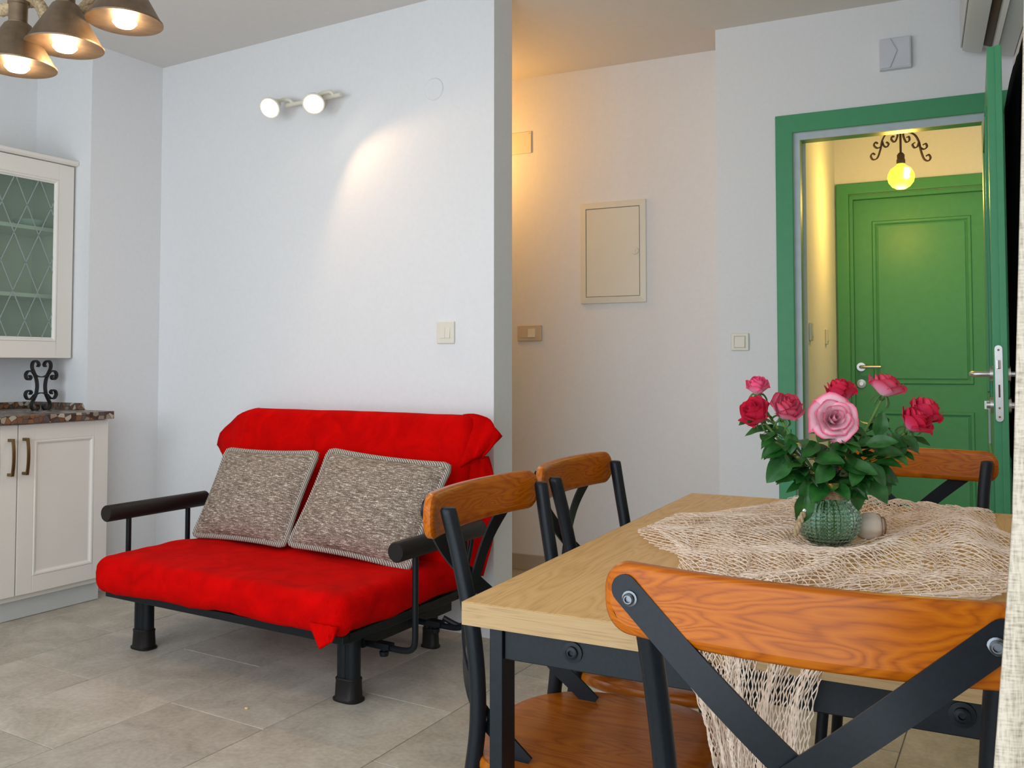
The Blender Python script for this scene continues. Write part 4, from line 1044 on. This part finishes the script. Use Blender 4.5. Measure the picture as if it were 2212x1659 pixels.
# ================================================================ PENDANT LAMPS (rope chandelier, upper left)
def pend(label, x, y, zr, ropepts):
    root = local('rope_pendant_lamp', label, 'lamp', (x, y, zr), R(24.8), 'bronze cone lamps hanging on thick rope')
    sp_ = MB().lathe([(.096, 0), (.0965, .004), (.093, .006), (.033, .112), (.030, .114), (.024, .116)], (0, 0, 0), 48)
    sh_ = sp_.build('shade', M['bronze'], root, smooth=50)
    MB().lathe([(.0945, .001), (.0915, .006), (.032, .1095), (.02, .112)], (0, 0, 0), 48).build('shade_lining', M['shadein'], sh_, smooth=50)
    MB().lathe([(.025, .110), (.026, .118), (.023, .120), (.023, .165), (.026, .168), (.026, .176), (.012, .180)], (0, 0, 0), 28).build('socket', M['bronze'], root, smooth=40)
    MB().lathe([(.012, .085), (.018, .070), (.034, .045), (.040, .026), (.036, .006), (.022, -.010), (.001, -.016)], (0, 0, 0), 24).build('bulb', M['bulb'], root, smooth=60)
    m = MB(); base = smoothpath(ropepts, 10); n = len(base); nst = 3
    for q in range(nst):
        pp = []
        for i in range(n):
            t = (base[min(i + 1, n - 1)] - base[max(i - 1, 0)]).normalized(); u = t.cross(Vector((.3, .2, 1))).normalized(); v = t.cross(u)
            a = i * 1.1 + q * 2 * PI / nst; pp.append(base[i] + (u * math.cos(a) + v * math.sin(a)) * .0085)
        m.tube(pp, .0095, 8)
    m.build('rope', M['rope'], root, smooth=60, label='thick jute rope')
    lamp('pendant_light', 'POINT', (x, y, zr - .022), 3.0, (1, .72, .42), shadow_soft_size=.03)
    return root
pend('bronze cone lamp on thick rope, lowest left of the three', -2.155, 1.538, 1.872, [(-.16, .06, .30), (-.12, .045, .20), (-.065, .03, .165), (-.01, .02, .178), (.035, .025, .185), (.056, .035, .145), (.068, .045, .108), (.088, .055, .10), (.115, .06, .135), (.17, .07, .25), (.19, .07, .45), (.19, .07, .768)])
pend('bronze cone lamp on thick rope, middle of the three', -2.040, 1.590, 1.925, [(0, 0, .178), (.0, .0, .24), (-.03, -.01, .30), (-.05, -.02, .5), (.01, 0, .715)])
pend('bronze cone lamp on thick rope, uppermost right of the three', -1.896, 1.655, 1.990, [(0, 0, .178), (0, 0, .25), (-.04, -.01, .30), (-.10, -.03, .30), (-.12, -.04, .45), (-.09, -.03, .65)])

# ================================================================ WALL SPOTLIGHT (two heads on a bar)
sl = thing('wall_spotlight', 'white wall spotlight bar with two lit heads over the red sofa', 'lamp', 'A', (-2.77, 3.01, 2.29))
MB().tube([(-2.93, 2.955, 2.287), (-2.60, 2.955, 2.287)], .0095, 12).build('bar', M['plastic'], sl, smooth=40)
MB().lathe([(.001, 3.009), (.035, 3.009), (.033, 2.985), (.001, 2.983)], (-2.765, 0, 2.287), 24, 'y').build('wall_mount', M['plastic'], sl, smooth=40)
for (hx, hy, hz), aim, jx in (((-2.965, 2.885, 2.262), (.26, -.78, -.52), -2.90), ((-2.692, 2.880, 2.238), (.50, -.60, -.62), -2.655)):
    c = Vector((hx, hy, hz)); d = Vector(aim).normalized(); rot = Vector((0, 0, 1)).rotation_difference(-d).to_matrix()
    m = MB().lathe([(.001, .002), (.048, .0), (.0495, .002), (.048, .010), (.040, .030), (.030, .048), (.021, .056), (.020, .085), (.017, .09), (.001, .09)], (0, 0, 0), 32)
    m.v = [c + rot @ p for p in m.v]; hd = m.build('lamp_head', M['plastic'], sl, smooth=40)
    m = MB().lathe([(.001, -.003), (.036, -.002), (.0445, .001), (.045, .004)], (0, 0, 0), 32); m.v = [c + rot @ p for p in m.v]; m.build('lens', M['spotface'], hd, smooth=60)
    b = c - d * .07
    MB().tube(smoothpath([b, b + Vector((.02, .02, .02)), (jx, 2.945, 2.305), (jx + .01, 2.955, 2.29)], 5), .009, 10).build('arm', M['plastic'], hd, smooth=50)
def spot(name, p, q, e, ang, blend, col=(1, .72, .44), sz=.02):
    p = toW('A', p); q = toW('A', q)
    lamp(name, 'SPOT', p, e, col, (q - p).to_track_quat('-Z', 'Y').to_euler(), spot_size=R(ang), spot_blend=blend, shadow_soft_size=sz)
for nm, c0, aim, e in (('spot_light_right', (-2.692, 2.880, 2.238), (.50, -.60, -.62), 13), ('spot_light_left', (-2.965, 2.885, 2.262), (.26, -.78, -.52), 6)):
    c0 = Vector(c0); d = Vector(aim).normalized(); p0 = c0 + d * .006
    spot(nm, p0, p0 + d, e, 140, .25, (1, .62, .34), .012)

# ================================================================ PASSAGE LAMP (hidden behind the sofa wall, its warm light falls on the passage wall)
pl_ = thing('passage_lamp', 'small wall lamp in the passage behind the sofa wall', 'lamp', 'W', (-2.20, HW, 2.26))
MB().lathe([(.001, 4.309), (.04, 4.309), (.038, 4.29), (.012, 4.285), (.012, 4.24), (.001, 4.238)], (-2.22, 0, 2.20), 24, 'y').build('wall_mount', M['plastic'], pl_, smooth=40)
M['softbulb'] = emit('lit_passage_globe', (1, .62, .25), 5)
MB().sphere((-2.22, 4.205, 2.20), .035, 20, 12).build('globe', M['softbulb'], pl_, smooth=60)
lamp('passage_light', 'POINT', (-2.22, 4.02, 2.2), 10, (1, .50, .13), shadow_soft_size=.04)

# ================================================================ LOBBY LAMP (iron scrolls with globe bulb)
LBX, LBY = -.067, 4.9
lb = local('iron_pendant_lamp', 'wrought iron scroll lamp with lit globe bulb behind the green door frame', 'lamp', (LBX, LBY, 2.052), R(24.8))
MB().tube([(0, 0, .445), (0, 0, .12)], .0055, 10).build('rod', M['rustiron'], lb, smooth=50)
MB().lathe([(.001, .447), (.045, .447), (.04, .43), (.006, .425)], (0, 0, 0), 24).build('ceiling_rose', M['rustiron'], lb, smooth=40)
MB().lathe([(.019, .066), (.021, .07), (.021, .088), (.018, .090), (.0185, .112), (.012, .122), (.006, .126)], (0, 0, 0), 20).build('socket', M['rustiron'], lb, smooth=40)
gb = MB().lathe([(.018, .070), (.022, .060), (.050, .040), (.063, .015), (.0655, -.004), (.060, -.028), (.043, -.050), (.022, -.062), (.001, -.066)], (0, 0, 0), 32).build('bulb', M['globe'], lb, smooth=60)
MB().tube([(0, 0, .05), (.006, -.0675, .02), (-.004, -.0675, -.005), (.004, -.067, -.02)], .012, 8).build('filament', M['filament'], gb, smooth=60)
A1 = [(0, .31), (.012, .275), (.045, .25), (.062, .262), (.055, .282), (.04, .275)]
A2 = [(.02, .262), (.015, .235), (.03, .20), (.048, .21), (.045, .228), (.034, .225)]
A3 = [(.03, .258), (.075, .24), (.098, .205), (.108, .16), (.125, .115), (.148, .105), (.160, .122), (.150, .138), (.138, .13)]
A4 = [(.100, .20), (.105, .175), (.125, .165), (.142, .178), (.135, .195), (.122, .188)]
A5 = [(.098, .20), (.09, .178), (.074, .172), (.064, .188), (.076, .198)]
for q, an_ in enumerate((R(5), R(185))):
    m = MB()
    for path in (A1, A2, A3, A4, A5):
        pp = smoothpath([(x * math.cos(an_), x * math.sin(an_), z - .02) for x, z in path], 5); nn = []
        for i in range(len(pp)):
            t = (pp[min(i + 1, len(pp) - 1)] - pp[max(i - 1, 0)]).normalized(); sd = Vector((-math.sin(an_), math.cos(an_), 0)); nn.append(t.cross(sd))
        m.ribbon(pp, nn, .012, .0055)
    m.build('scroll_arm', M['rustiron'], lb)
lamp('lobby_light', 'POINT', (LBX, LBY - .0, 1.955), 16, (1, .60, .10), shadow_soft_size=.06)

# ================================================================ CURTAIN
def cf(a, b):
    z = 2.36 - 2.34 * b
    x = .0292 - .040 * max(0, min(1.13 - z, .5)) - .045 * max(0, min(1.03 - z, .4)) + .035 * max(0, min(z - 1.13, .3)) + (.33 + .02 * b) * a
    y = .300 + .020 * math.sin(a * 21 + .5 * math.sin(b * 2)) * min(1, a * 12) + .010 * (1 - min(1, a * 8))
    return (x, y, z)
o = MB().grid(cf, 70, 90).build('linen_curtain', M['linen'], smooth=70, solid=.0012)
o['label'] = 'pale linen curtain hanging at the right edge of the picture'; o['category'] = 'curtain'

# crumb on the tiles
o = MB().sphere((0, 0, .003), .0045, 7, 5, (1.5, .8, .7)).build('crumb', M['crumb']); o.location = toW('A', (-2.14, 2.01, 0))
o['label'] = 'tiny yellow crumb on the grey floor tiles'; o['category'] = 'crumb'
